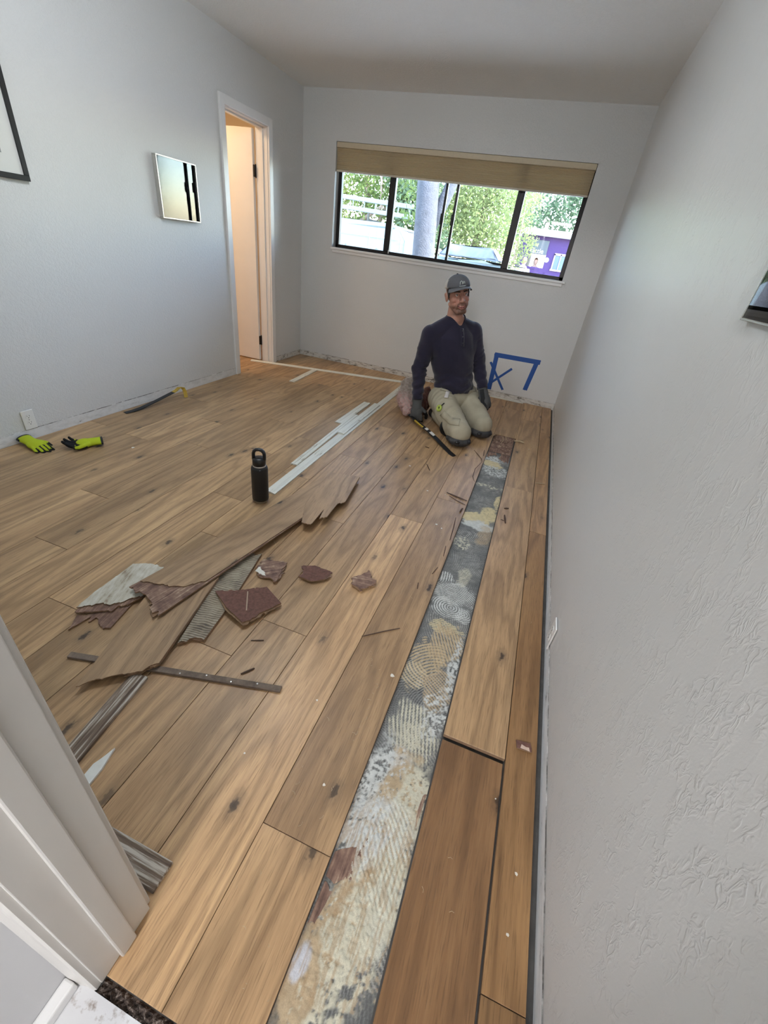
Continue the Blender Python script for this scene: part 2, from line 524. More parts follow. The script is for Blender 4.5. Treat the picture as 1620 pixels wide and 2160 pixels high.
for i, (x0, x1) in enumerate(((wx0 + 0.036, 0.937), (0.998, 1.510), (1.529, 1.618), (1.638, 2.198), (2.260, wx1 - 0.036))):
    box('glass_pane', (x0, 0.106, wz0 + 0.026), (x1, 0.110, wz1 - 0.03), M['glass'], win)
for x in (0.50, 0.86, 2.35, 2.62):
    bm = bmesh.new()
    add_tube(bm, [(x + 0.010 * math.cos(t), fy0 - 0.009, wz0 + 0.014 + 0.030 * math.sin(t)) for t in np.linspace(0, PI, 9)], 0.0016, 6)
    obj('sash_clip', bm, M['bronze'], win)
bm = bmesh.new()
add_box(bm, (0.993, fy0 - 0.016, wz0 + 0.004), (1.005, fy0 - 0.008, wz0 + 0.045), 0.003)
obj('white_guide', bm, M['white_plastic'], win)
# stool and apron
bm = bmesh.new(); add_box(bm, (wx0 - 0.004, -0.026, wz0 - 0.022), (wx1 + 0.030, 0.088, wz0), 0.004, 2); struct(obj('trim_1', bm, M['trim']))
bm = bmesh.new(); add_box(bm, (wx0 + 0.010, -0.012, wz0 - 0.050), (wx1 + 0.010, 0.0, wz0 - 0.022), 0.003); struct(obj('trim_2', bm, M['trim']))

# pleated shade, pulled halfway up
shade = thing('pleated_shade', 'tan pleated window shade pulled up across the top of the window', 'window shade', ((wx0 + wx1) / 2, 0.03, wz1))
fab = NT('tan_shade_fabric')
_co = fab.coord()
_c = fab.mix(fab.noise(fab.mapping(_co, (90, 90, 400)), 1.0, 3.0), (0.62, 0.515, 0.35), (0.72, 0.61, 0.43))
_d = fab.n('ShaderNodeBsdfDiffuse'); _tr = fab.n('ShaderNodeBsdfTranslucent'); _mx = fab.n('ShaderNodeMixShader')
fab.l(_c, _d.inputs[0]); fab.l(_c, _tr.inputs[0]); _mx.inputs[0].default_value = 0.5
fab.l(_d.outputs[0], _mx.inputs[1]); fab.l(_tr.outputs[0], _mx.inputs[2])
M['shade'] = fab.done(_mx.outputs[0])
hw = (wx1 - wx0) / 2 - 0.004
box('head_rail', (-hw, -0.028, -0.045), (hw, 0.028, -0.002), plain('tan_rail', (0.60, 0.51, 0.36), 0.5, var=0.04), shade, 0.003)
npl = 11
zt, zb = -0.046, -0.213
for i in range(npl):
    z0 = zt + (zb - zt) * i / npl
    z1 = zt + (zb - zt) * (i + 1) / npl
    zm = (z0 + z1) / 2
    bm = bmesh.new()
    pr = [(-0.012, z0), (-0.025, z0 - 0.003), (-0.025, z1 + 0.003), (-0.012, z1), (0.012, z1), (0.024, zm), (0.012, z0)]
    pr = [(-0.0145, z0 - 0.0004), (-0.0205, zm), (-0.0145, z1 + 0.0004), (0.0145, z1 + 0.0004), (0.0205, zm), (0.0145, z0 - 0.0004)]
    add_prism(bm, pr, -hw + 0.004, hw - 0.004, 'x')
    obj('pleat', bm, M['shade'], shade)
box('bottom_rail', (-hw + 0.002, -0.020, zb - 0.016), (hw - 0.002, 0.020, zb - 0.001), plain('pale_rail', (0.62, 0.55, 0.42), 0.45, var=0.04), shade, 0.003)

# ------------------------------------------------------------------ scars where the baseboards were pried off
sc = NT('baseboard_scar')
_co = sc.coord()
_n1 = sc.noise(sc.mapping(_co, (14, 14, 40)), 1.0, 6.0, 0.7)
_n2 = sc.noise(_co, 6.0, 2.0)
_k = sc.math('ADD', _n1, sc.math('MULTIPLY', _n2, 0.22))
_c = sc.ramp(_k, [(0.44, (0.035, 0.03, 0.027)), (0.50, (0.20, 0.175, 0.15)), (0.55, (0.52, 0.49, 0.45)), (0.64, (0.66, 0.64, 0.60)), (0.85, (0.70, 0.685, 0.65))])
M['scar'] = sc.done(sc.bsdf(_c, 0.8, 0, sc.bump(_n1, 0.5, 0.003)))
sc2 = NT('baseboard_scar_clean')
_co = sc2.coord()
_n1 = sc2.noise(sc2.mapping(_co, (10, 10, 30)), 1.0, 6.0, 0.7)
_c = sc2.ramp(_n1, [(0.31, (0.12, 0.11, 0.10)), (0.37, (0.60, 0.595, 0.58)), (0.55, (0.73, 0.725, 0.715))])
M['scar2'] = sc2.done(sc2.bsdf(_c, 0.8, 0, sc2.bump(_n1, 0.5, 0.002)))
ck = NT('old_caulk_line')
_n1 = ck.noise(ck.coord(), 12.0, 5.0, 0.7)
M['caulk'] = ck.done(ck.bsdf(ck.ramp(_n1, [(0.40, (0.13, 0.12, 0.11)), (0.52, (0.42, 0.41, 0.39)), (0.62, (0.74, 0.73, 0.71))]), 0.8))
def ragged(name, axis, a, b, base, sgn, zt, m, step=0.03, th=0.0022, z0=-0.014):
    """thin torn skin of paper and old paint on the wall foot with a ragged top edge"""
    n = max(2, int(abs(b - a) / step))
    bm = bmesh.new()
    lo, hi = [], []
    for i in range(n + 1):
        t = a + (b - a) * i / n
        z = zt + random.uniform(-0.0008, 0.0008)
        for lst, zz in ((lo, z0), (hi, z)):
            p = (base + sgn * th, t, zz) if axis == 'y' else (t, base + sgn * th, zz)
            lst.append(bm.verts.new(p))
    tp = []
    for v in hi:
        p = (base + sgn * 0.0004, v.co.y, v.co.z + 0.0045) if axis == 'y' else (v.co.x, base + sgn * 0.0004, v.co.z + 0.0045)
        tp.append(bm.verts.new(p))
    for i in range(n):
        bm.faces.new((lo[i], lo[i + 1], hi[i + 1], hi[i]))
        bm.faces.new((hi[i], hi[i + 1], tp[i + 1], tp[i])).material_index = 1
    return struct(obj(name, bm, [m, M['caulk']]))
ragged('trim_3', 'x', 0.0, W, 0.0, -1, 0.052, M['scar'])
ragged('trim_4', 'y', YN0, dy0 - 0.07, 0.0, 1, 0.058, M['scar2'])
ragged('trim_5', 'y', dy1 + 0.07, 0.0, 0.0, 1, 0.048, M['scar'])
ragged('trim_6', 'y', YN0, 0.0, W, -1, 0.040, M['scar2'])
# ================================================================== oak planks of the floor
PT = 0.0142
def plank(x0, x1, y0, y1, dz=0.0, m='oak', tint=None):
    cx, cy = (x0 + x1) / 2, (y0 + y1) / 2
    hx, hy = (x1 - x0) / 2 - 0.0008, (y1 - y0) / 2 - 0.0008
    bm = bmesh.new()
    b = 0.0009
    top = [(-hx + b, -hy + b), (hx - b, -hy + b), (hx - b, hy - b), (-hx + b, hy - b)]
    mid = [(-hx, -hy), (hx, -hy), (hx, hy), (-hx, hy)]
    T = [bm.verts.new((x, y, 0)) for x, y in top]
    R = [bm.verts.new((x, y, -b)) for x, y in mid]
    Bt = [bm.verts.new((x, y, -PT)) for x, y in mid]
    bm.faces.new(T)
    for i in range(4):
        j = (i + 1) % 4
        bm.faces.new((R[i], R[j], T[j], T[i]))
        f = bm.faces.new((Bt[i], Bt[j], R[j], R[i])); f.material_index = 1
    f = bm.faces.new(Bt[::-1]); f.material_index = 1
    o = obj('floor_plank', bm, [M[m], M['ply']], floor)
    o.location = (cx, cy, dz)
    o.color = (tint or (1, 1, 1)) + (1,)
    return o
XE = [3.004, 2.811, 2.622, 2.433, 2.243, 2.053, 1.863, 1.673, 1.483, 1.293, 1.103, 0.913, 0.723, 0.533, 0.343, 0.153, 0.004]
YF, YB = -4.806, -0.004
cuts = {
    -1: [-4.56, -2.69, -0.9], 0: [-4.06, -2.197, -0.62], 1: [-1.22, -0.35], 2: [-4.473, -2.607, -1.0], 3: [-2.937, -1.25],
    4: [-3.905, -2.1, -0.55], 5: [-4.093, -3.16, -1.35], 6: [-2.387, -1.695, -0.5], 7: [-3.565, -2.83, -1.02],
    8: [-4.162, -3.24, -2.295, -0.75], 9: [-2.653, -1.15], 10: [-3.937, -2.11, -0.62], 11: [-3.563, -2.81, -0.98],
    12: [-2.42, -1.526, -0.3], 13: [-4.1, -2.932, -1.02], 14: [-3.75, -2.12, -0.6], 15: [-2.9, -1.3]}
for k in range(-1, 16):
    if k == -1:
        x0, x1 = 3.0055, 3.098
    elif k == 15:
        x0, x1 = 0.004, 0.153
    else:
        x0, x1 = XE[k + 1], XE[k]
    ya = YF if x0 > 2.24 else YN0 + 0.006
    if x0 < 2.243 and x1 > 2.24 - 0.01 and x0 > 2.2:
        ya = YF
    ys = [ya] + [c for c in cuts[k] if c > ya + 0.05] + [YB]
    for i in range(len(ys) - 1):
        a, b, dz = ys[i], ys[i + 1], 0.0
        if k == 1 and i == 0:
            continue                      # the course that has been torn out
        if k == 0 and i == 0:
            b -= 0.014
        if k == 0 and i == 1:
            dz = 0.0035
        if k == 2 and i == 0:
            dz = 0.0015
        xx1 = x1 if not (k == 0 and i == 0) else x1 - 0.0035
        tint = (0.93, 0.95, 0.96) if k > 6 else (1.0, 1.0, 1.0)
        if k == 0 and i == 0: tint = (0.66, 0.56, 0.48)
        if k == -1: tint = ((0.52, 0.45, 0.37), (0.64, 0.56, 0.46), (0.86, 0.80, 0.74), (0.95, 0.9, 0.86))[i]
        plank(x0, xx1, a, b, dz, tint=tint)
# planks running on through the side doorway
for k, (x0, x1) in enumerate(((-0.034, 0.002), (-0.120, -0.036))):
    plank(x0, x1, dy0 + 0.001, dy1 - 0.001)
for k in range(8):
    x1 = -0.122 - 0.19 * k
    plank(max(x1 - 0.189, -1.6), x1, -1.98 , -0.9 - 0.1 * (k % 3)); plank(max(x1 - 0.189, -1.6), x1, -0.9 - 0.1 * (k % 3), 0.17)

# ------------------------------------------------------------------ bared slab with combed adhesive
def vnoise(x, y, scale, seed):
    r = np.random.default_rng(seed)
    g = r.random((256, 256))
    u, v = x * scale, y * scale
    i, j = np.floor(u).astype(int), np.floor(v).astype(int)
    fu, fv = u - i, v - j
    fu, fv = fu * fu * (3 - 2 * fu), fv * fv * (3 - 2 * fv)
    G = lambda a, b: g[a % 256, b % 256]
    return (G(i, j) * (1 - fu) + G(i + 1, j) * fu) * (1 - fv) + (G(i, j + 1) * (1 - fu) + G(i + 1, j + 1) * fu) * fv
def fbm(x, y, scale, seed, o=4):
    t, a, s = 0, 0.5, 0
    for k in range(o):
        t = t + a * vnoise(x, y, scale * 2 ** k, seed + k); s += a; a *= 0.55
    return t / s
sx0, sx1, sy0, sy1 = 2.6226, 2.8075, -4.806, -1.19
st_ = 0.0026
nx, ny = int((sx1 - sx0) / st_) + 1, int((sy1 - sy0) / st_) + 1
gx, gy = np.meshgrid(np.linspace(sx0, sx1, nx), np.linspace(sy0, sy1, ny))
hgt = fbm(gx, gy, 90, 1) * 0.0008
conc = np.array([0.115, 0.115, 0.110])
n_c = fbm(gx, gy, 14, 21, 5)
n_f = fbm(gx, gy, 160, 31, 3)
col = conc[None, None, :] * (0.62 + 0.55 * n_c + 0.45 * (n_f - 0.5))[..., None]
def lerp(mask, c):
    global col
    col = col * (1 - mask[..., None]) + np.array(c)[None, None, :] * mask[..., None]
def sstep(a, b, x):
    t = np.clip((x - a) / (b - a), 0, 1); return t * t * (3 - 2 * t)
def patch(cx, cy, rx, ry, c, rot=0.0, ang=None, pitch=0.0105, center=None, cover=0.62, soft=0.22, thick=0.0016, ragg=1.0, seed=50, comb=1.0):
    """one smear of adhesive: ragged outline, combed by the trowel along straight or arced ridges"""
    global hgt
    ca, sa = math.cos(rot), math.sin(rot)
    dx, dy = gx - cx, gy - cy
    u, v = (dx * ca + dy * sa) / rx, (-dx * sa + dy * ca) / ry
    r = np.sqrt(u * u + v * v) + ragg * (fbm(gx, gy, 26, seed, 5) - 0.5) * 1.1
    m = 1 - sstep(1 - soft, 1 + soft, r)
    wob = (fbm(gx, gy, 7, seed + 9, 2) - 0.5) * 0.024
    if center is not None:
        s = np.sqrt((gx - center[0]) ** 2 + (gy - center[1]) ** 2)
    elif ang is not None:
        s = gx * math.cos(ang) + gy * math.sin(ang)
    else:
        s = None
    if s is not None:
        wv = 0.5 + 0.5 * np.sin(2 * PI * (s + wob) / pitch)
        brk = fbm(gx, gy, 45, seed + 3, 3)
        ridge = sstep(1 - cover - 0.12, 1 - cover + 0.12, wv - 0.75 * (0.5 - brk) * comb)
    else:
        brk = fbm(gx, gy, 120, seed + 3, 3)
        ridge = sstep(0.5 - (cover - 0.5) - 0.10, 0.5 - (cover - 0.5) + 0.10, brk)
        wv = brk
    k = np.clip(m * ridge, 0, 1)
    tone = 0.82 + 0.36 * fbm(gx, gy, 70, seed + 5, 3)
    cc = np.array(c)[None, None, :] * tone[..., None]
    col[:] = col * (1 - k[..., None]) + cc * k[..., None]
    hgt += k * thick * (0.55 + 0.45 * wv)
TAN, CRM, WHT, GRY, YEL = (0.44, 0.335, 0.21), (0.55, 0.52, 0.40), (0.55, 0.56, 0.53), (0.30, 0.30, 0.29), (0.58, 0.49, 0.29)
Xc = (sx0 + sx1) / 2
# thin grey combing everywhere
for i, yy in enumerate(np.arange(-4.6, -1.7, 0.23)):
    side = 1 if i % 2 else -1
    patch(Xc + 0.02 * side, yy, 0.11, 0.15, (0.22, 0.22, 0.21), center=(Xc + side * 0.13, yy - 0.11), pitch=0.0075, cover=0.36, thick=0.0006, seed=100 + 7 * i, soft=0.5)
    patch(Xc - 0.03 * side, yy + 0.06, 0.10, 0.10, (0.40, 0.39, 0.35), center=(Xc - side * 0.2, yy + 0.16), pitch=0.009, cover=0.20, thick=0.0009, seed=300 + 7 * i, soft=0.5)
# from the far end towards the camera
patch(2.675, -1.80, 0.085, 0.10, WHT, cover=0.60, seed=401)
patch(2.690, -1.86, 0.075, 0.055, YEL, rot=-0.4, cover=0.80, seed=402)
patch(2.730, -1.98, 0.105, 0.085, WHT, cover=0.52, seed=403)
patch(2.70, -2.24, 0.09, 0.025, CRM, cover=0.5, seed=404)
patch(2.795, -2.44, 0.020, 0.09, YEL, cover=0.7, seed=405)
patch(2.690, -2.70, 0.085, 0.075, YEL, cover=0.86, seed=406, soft=0.12)
patch(2.765, -2.62, 0.050, 0.085, YEL, cover=0.75, seed=407)
patch(2.715, -2.77, 0.085, 0.050, WHT, cover=0.80, seed=408, ragg=1.3)
patch(2.772, -2.86, 0.045, 0.090, TAN, ang=1.25, pitch=0.009, cover=0.60, seed=409)
patch(2.665, -2.98, 0.040, 0.06, CRM, cover=0.42, seed=410)
patch(2.650, -3.30, 0.035, 0.035, WHT, ang=0.1, pitch=0.011, cover=0.45, seed=411)
patch(2.735, -3.26, 0.030, 0.075, CRM, ang=1.5, pitch=0.010, cover=0.55, seed=412)
patch(2.72, -3.39, 0.10, 0.07, WHT, center=(2.70, -3.52), pitch=0.0095, cover=0.42, seed=413, comb=0.6)
patch(2.70, -3.50, 0.07, 0.055, WHT, center=(2.715, -3.49), pitch=0.010, cover=0.48, seed=414)
patch(2.775, -3.51, 0.033, 0.045, WHT, center=(2.772, -3.505), pitch=0.010, cover=0.52, seed=415)
patch(2.710, -3.61, 0.075, 0.035, YEL, ang=1.75, pitch=0.0095, cover=0.72, seed=416, soft=0.1)
patch(2.735, -3.70, 0.070, 0.105, (0.48, 0.37, 0.23), ang=0.45, pitch=0.0118, cover=0.74, seed=417, soft=0.08, thick=0.0024)
patch(2.690, -3.78, 0.065, 0.075, (0.47, 0.37, 0.235), center=(2.760, -3.90), pitch=0.0125, cover=0.66, seed=418, soft=0.1, thick=0.0024, comb=0.5)
patch(2.660, -3.88, 0.050, 0.060, (0.50, 0.41, 0.27), center=(2.72, -3.80), pitch=0.0122, cover=0.62, seed=419, soft=0.12, thick=0.0024, comb=0.5)
patch(2.755, -3.90, 0.050, 0.095, TAN, ang=0.95, pitch=0.0095, cover=0.66, seed=420, soft=0.12, thick=0.002)
patch(2.790, -3.80, 0.020, 0.14, WHT, cover=0.56, seed=421)
patch(2.700, -4.06, 0.060, 0.075, CRM, ang=0.25, pitch=0.012, cover=0.46, seed=422, thick=0.002)
patch(2.770, -4.00, 0.040, 0.10, WHT, cover=0.48, seed=423)
patch(2.735, -4.11, 0.065, 0.055, CRM, ang=0.30, pitch=0.012, cover=0.42, seed=424, thick=0.002)
patch(2.680, -4.27, 0.070, 0.13, WHT, cover=0.57, seed=425, ragg=1.2)
patch(2.735, -4.34, 0.060, 0.20, TAN, cover=0.66, seed=426)
patch(2.770, -4.26, 0.045, 0.10, CRM, cover=0.60, seed=427)
patch(2.735, -4.41, 0.065, 0.115, (0.60, 0.60, 0.52), ang=0.65, pitch=0.011, cover=0.78, seed=428, thick=0.0022)
patch(2.680, -4.39, 0.060, 0.10, WHT, cover=0.60, seed=429)
patch(2.770, -4.50, 0.045, 0.10, CRM, cover=0.62, seed=430)
patch(2.720, -4.53, 0.075, 0.085, (0.60, 0.59, 0.48), cover=0.68, seed=431)
patch(2.680, -4.60, 0.050, 0.13, TAN, rot=-0.25, cover=0.66, seed=432)
patch(2.700, -4.62, 0.055, 0.12, CRM, rot=-0.25, cover=0.62, seed=433, soft=0.12)
patch(2.655, -4.68, 0.035, 0.07, TAN, cover=0.75, seed=434, soft=0.12)
patch(2.745, -4.60, 0.050, 0.09, CRM, cover=0.52, seed=435, ragg=1.4)
patch(2.640, -4.655, 0.016, 0.032, (0.50, 0.50, 0.52), cover=0.9, seed=436)
# streaks dragged along the near smears
stre = fbm(gx * 9, gy, 22, 700, 3)
near = sstep(-4.25, -4.4, gy) * (1 - sstep(-4.68, -4.72, gy))
br = (col.mean(axis=2) > 0.25)
k = near * br * sstep(0.50, 0.62, stre) * 0.55
lerp(k, (0.36, 0.24, 0.13))
zz = -0.0150 + 0.0003 + hgt
verts = np.stack([gx, gy, zz], axis=-1).reshape(-1, 3)
idx = np.arange(nx * ny).reshape(ny, nx)
quads = np.stack([idx[:-1, :-1], idx[:-1, 1:], idx[1:, 1:], idx[1:, :-1]], axis=-1).reshape(-1, 4)
me = bpy.data.meshes.new('adhesive_residue')
me.vertices.add(len(verts)); me.vertices.foreach_set('co', verts.ravel())
me.loops.add(quads.size); me.loops.foreach_set('vertex_index', quads.ravel().astype(np.int32))
me.polygons.add(len(quads))
me.polygons.foreach_set('loop_start', np.arange(0, quads.size, 4, dtype=np.int32))
me.polygons.foreach_set('loop_total', np.full(len(quads), 4, dtype=np.int32))
me.update()
ca_ = me.color_attributes.new('stain', 'FLOAT_COLOR', 'POINT')
ca_.data.foreach_set('color', np.concatenate([np.clip(col, 0, 1).reshape(-1, 3), np.ones((nx * ny, 1))], axis=1).ravel())
def attr_mat(name, attr='stain', rough=0.8, grain=120.0, amp=0.22, bump=0.0006, spec=0.35, sss=0.0):
    t = NT(name)
    a = t.n('ShaderNodeAttribute'); a.attribute_name = attr
    nn = t.noise(t.coord(), grain, 3.0)
    hs = t.n('ShaderNodeHueSaturation')
    t.l(a.outputs['Color'], hs.inputs['Color'])
    t.l(t.math('ADD', t.math('MULTIPLY', nn, 2 * amp), 1 - amp), hs.inputs['Value'])
    kw = {}
    if sss:
        kw = {'Subsurface_Weight': sss, 'Subsurface_Radius': (0.012, 0.005, 0.003), 'Subsurface_Scale': 0.5}
    return t.done(t.bsdf(hs.outputs[0], rough, 0, t.bump(nn, 0.5, bump), spec, **kw))
M['residue'] = attr_mat('adhesive_and_slab', rough=0.75, grain=420.0, amp=0.25)
res = link('adhesive_residue', me, M['residue'], floor, True)
res['kind'] = 'stuff'
# crumbled edge of the slab where the planks stop at the doorway
bm = bmesh.new()
rows = []
for i in range(161):
    x = DX0 - 0.004 + (DX1 - DX0) * i / 160
    row = []
    for j in range(6):
        y = -4.8285 + 0.0215 * j / 5
        h = 0.0 if j in (0, 5) else max(0.0, random.gauss(0.0035, 0.0032))
        row.append(bm.verts.new((x + random.uniform(-0.0015, 0.0015), y + (random.uniform(-0.003, 0.004) if j == 0 else 0), -0.0148 + (0.0075 if j == 0 else 0.0) + h * (1.5 if random.random() < 0.1 else 1))))
    rows.append(row)
for a, b in zip(rows[:-1], rows[1:]):
    for j in range(5):
        bm.faces.new((a[j], b[j], b[j + 1], a[j + 1]))
t_ = NT('crumbled_edge')
_n = t_.noise(t_.coord(), 130.0, 4.0, 0.7)
ce = obj('crumbled_edge', bm, t_.done(t_.bsdf(t_.ramp(_n, [(0.38, (0.022, 0.015, 0.012)), (0.55, (0.085, 0.060, 0.048)), (0.68, (0.34, 0.29, 0.25))]), 0.95)), floor)
ce['kind'] = 'stuff'
# ================================================================== remesh helper: union of overlapping lumps into one skin
def fuse(name, bm, voxel=0.004, smooth=2, factor=0.5):
    me = bpy.data.meshes.new(name + '_src')
    bmesh.ops.recalc_face_normals(bm, faces=bm.faces)
    bm.to_mesh(me); bm.free()
    o = bpy.data.objects.new(name + '_src', me)
    C.objects.link(o)
    r = o.modifiers.new('r', 'REMESH'); r.mode = 'VOXEL'; r.voxel_size = voxel; r.use_smooth_shade = True
    if smooth:
        s = o.modifiers.new('s', 'SMOOTH'); s.iterations = smooth; s.factor = factor
    dg = bpy.context.evaluated_depsgraph_get()
    dg.update()
    res = bpy.data.meshes.new_from_object(o.evaluated_get(dg))
    res.name = name
    bpy.data.objects.remove(o)
    bpy.data.meshes.remove(me)
    res.materials.clear()
    return res

def add_ell(bm, c, r, rot=None, seg=20, ring=12):
    res = bmesh.ops.create_uvsphere(bm, u_segments=seg, v_segments=ring, radius=1.0)
    mt = Matrix.Translation(Vector(c)) @ (rot.to_4x4() if rot is not None else Matrix.Identity(4)) @ Matrix.Diagonal((r[0], r[1], r[2], 1))
    bmesh.ops.transform(bm, matrix=mt, verts=res['verts'])

def add_caps(bm, a, b, ra, rb, n=16, k=5, flat=1.0, up=None):
    """tapered capsule"""
    a, b = Vector(a), Vector(b)
    d = (b - a).normalized()
    pts, rad = [], []
    for i in range(k + 1):
        t = PI / 2 * (1 - i / k)
        pts.append(a - d * ra * math.sin(t)); rad.append(max(ra * math.cos(t), 1e-4))
    for i in range(k + 1):
        t = PI / 2 * i / k
        pts.append(b + d * rb * math.sin(t)); rad.append(max(rb * math.cos(t), 1e-4))
    add_tube(bm, pts, rad, n, True, flat, up)

def paint(me, fn, attr='stain'):
    """per-vertex colour from fn(xyz array) -> rgb array"""
    n = len(me.vertices)
    co = np.empty(n * 3); me.vertices.foreach_get('co', co); co = co.reshape(-1, 3)
    c = fn(co)
    a = me.color_attributes.new(attr, 'FLOAT_COLOR', 'POINT')
    a.data.foreach_set('color', np.concatenate([np.clip(c, 0, 1), np.ones((n, 1))], axis=1).ravel())

# ================================================================== broken planks and splinters
M['ply_brown'] = plain('torn_ply_brown', (0.155, 0.072, 0.052), 0.85, var=0.3, scale=90, bump=0.0015)
tp = NT('torn_wood_streaked')
_co = tp.randvec(tp.coord())
_a = tp.noise(tp.mapping(_co, (150, 9, 60)), 1.0, 4.0, 0.6)
_b = tp.noise(_co, 24.0, 4.0, 0.6)
_c = tp.ramp(tp.math('ADD', tp.math('MULTIPLY', _a, 0.5), tp.math('MULTIPLY', _b, 0.5)), [(0.34, (0.085, 0.045, 0.034)), (0.48, (0.20, 0.115, 0.082)), (0.57, (0.30, 0.19, 0.135)), (0.64, (0.52, 0.40, 0.27))])
M['torn'] = tp.done(tp.bsdf(_c, 0.8, 0, tp.bump(_a, 0.9, 0.003)))
gl = NT('glue_back')
_co = gl.randvec(gl.coord())
_w = gl.n('ShaderNodeTexWave'); _w.wave_type = 'RINGS'
gl.l(gl.mapping(_co, (1, 1, 0.2)), _w.inputs['Vector'])
_w.inputs['Scale'].default_value = 30; _w.inputs['Distortion'].default_value = 9.0; _w.inputs['Detail'].default_value = 2.5; _w.inputs['Detail Scale'].default_value = 0.45
_b = gl.noise(_co, 16.0, 5.0, 0.6)
_c = gl.ramp(gl.math('ADD', gl.math('MULTIPLY', _w.outputs['Fac'], 0.25), gl.math('MULTIPLY', _b, 0.75)), [(0.28, (0.12, 0.098, 0.075)), (0.45, (0.27, 0.22, 0.155)), (0.64, (0.42, 0.365, 0.275))])
M['glue'] = gl.done(gl.bsdf(_c, 0.85, 0, gl.bump(_w.outputs['Fac'], 0.8, 0.003)))
gw = NT('glue_back_pale')
_co = gw.randvec(gw.coord())
_a = gw.noise(gw.mapping(_co, (60, 12, 30)), 1.0, 4.0, 0.65)
_b = gw.noise(_co, 10.0, 4.0, 0.6)
_c = gw.ramp(gw.math('ADD', gw.math('MULTIPLY', _a, 0.5), gw.math('MULTIPLY', _b, 0.5)), [(0.36, (0.26, 0.19, 0.13)), (0.44, (0.46, 0.42, 0.33)), (0.60, (0.62, 0.60, 0.53))])
M['glue_pale'] = gw.done(gw.bsdf(_c, 0.85, 0, gw.bump(_a, 0.8, 0.003)))

def ragged_outline(pts, jag, grain, seed):
    """subdivide the edges listed in jag ({edge: amplitude}) into splintered zigzags along the grain"""
    r = random.Random(seed)
    out = []
    n = len(pts)
    for i in range(n):
        a, b = Vector(pts[i]), Vector(pts[(i + 1) % n])
        out.append(a)
        if i in jag:
            amp = jag[i]
            k = max(3, int((b - a).length / 0.0055))
            walk = 0.0
            for q in range(1, k):
                t = q / k
                e = min(1.0, 5 * t, 5 * (1 - t))
                if q == 1 or r.random() < 0.55:
                    walk = 0.55 * walk + r.gauss(0, 0.75)
                    if r.random() < 0.12:
                        walk += r.choice((-1.9, 1.9))
                out.append(a.lerp(b, t + r.uniform(-0.3, 0.3) / k) + grain * (max(-2.2, min(2.2, walk + r.uniform(-0.25, 0.25))) * amp * e * 0.62))
    return out

def layer(name, outline, ztop, th, m, parent, inv, edge_m=None):
    """one ply: outline in world xy, ztop(x, y) its upper face, in the parent's space"""
    n = len(outline)
    tri = tessellate_polygon([[Vector((p[0], p[1], 0)) for p in outline]])
    bm = bmesh.new()
    T = [bm.verts.new(inv @ Vector((p[0], p[1], ztop(p[0], p[1])))) for p in outline]
    B = [bm.verts.new(inv @ Vector((p[0], p[1], ztop(p[0], p[1]) - th))) for p in outline]
    for t in tri:
        try:
            bm.faces.new([T[i] for i in t]); f = bm.faces.new([B[i] for i in reversed(t)])
        except ValueError:
            pass
    for i in range(n):
        f = bm.faces.new((T[i], T[(i + 1) % n], B[(i + 1) % n], B[i]))
        f.material_index = 1
    return obj(name, bm, [m, edge_m or M['ply']], parent)

def fragment(name, label, cat, outline, jag, gang, ztop, plies, seed, group=None):
    """a broken board: stacked plies with differently torn ends. gang = grain heading from +y, plies = [(part, thickness, material, {vertex: new xy}, extra jag)]"""
    cx = sum(p[0] for p in outline) / len(outline); cy = sum(p[1] for p in outline) / len(outline)
    t = thing(name, label, cat, (cx, cy, 0), gang, group)
    inv = (Matrix.Translation((cx, cy, 0)) @ Matrix.Rotation(gang, 4, 'Z')).inverted()
    g = Vector((-math.sin(gang), math.cos(gang)))
    off = 0.0
    for i, (pn, th, m, sub, jg) in enumerate(plies):
        pts = [Vector(sub.get(k, p)) for k, p in enumerate(outline)]
        jj = {k: v * jg for k, v in jag.items()}
        o = ragged_outline(pts, jj, g, seed + i * 13)
        layer(pn, o, lambda x, y, off=off: ztop(x, y) - off, th, m, t, inv)
        off += th + 0.00015
    return t

def heading(a, b):
    return math.atan2(-(b[0] - a[0]), b[1] - a[1])

# A: the long top plank, its torn end showing brown ply
A = [(1.766, -3.870), (1.934, -2.800), (1.746, -2.770), (1.578, -3.842), (1.553, -3.982), (1.706, -3.936)]
zA = lambda x, y: 0.0478 - 0.0265 * (y + 4.0) / 1.25
core = {0: (1.757, -3.93), 4: (1.540, -4.022), 5: (1.735, -4.040)}
fragment('broken_plank', 'longest loose oak plank on top of the pile, splintered end over brown ply', 'plank', A, {4: 0.010, 5: 0.012, 3: 0.002}, heading(A[0], A[1]), zA,
         [('face_veneer', 0.0042, M['oak_gray'], {}, 1.0), ('core_ply', 0.0060, M['torn'], {0: (1.742, -4.088), 4: (1.540, -4.022), 5: (1.640, -4.034)}, 1.0), ('back_ply', 0.0034, M['ply'], {0: (1.728, -4.098), 4: (1.546, -4.014), 5: (1.650, -4.022)}, 0.8)], 3)
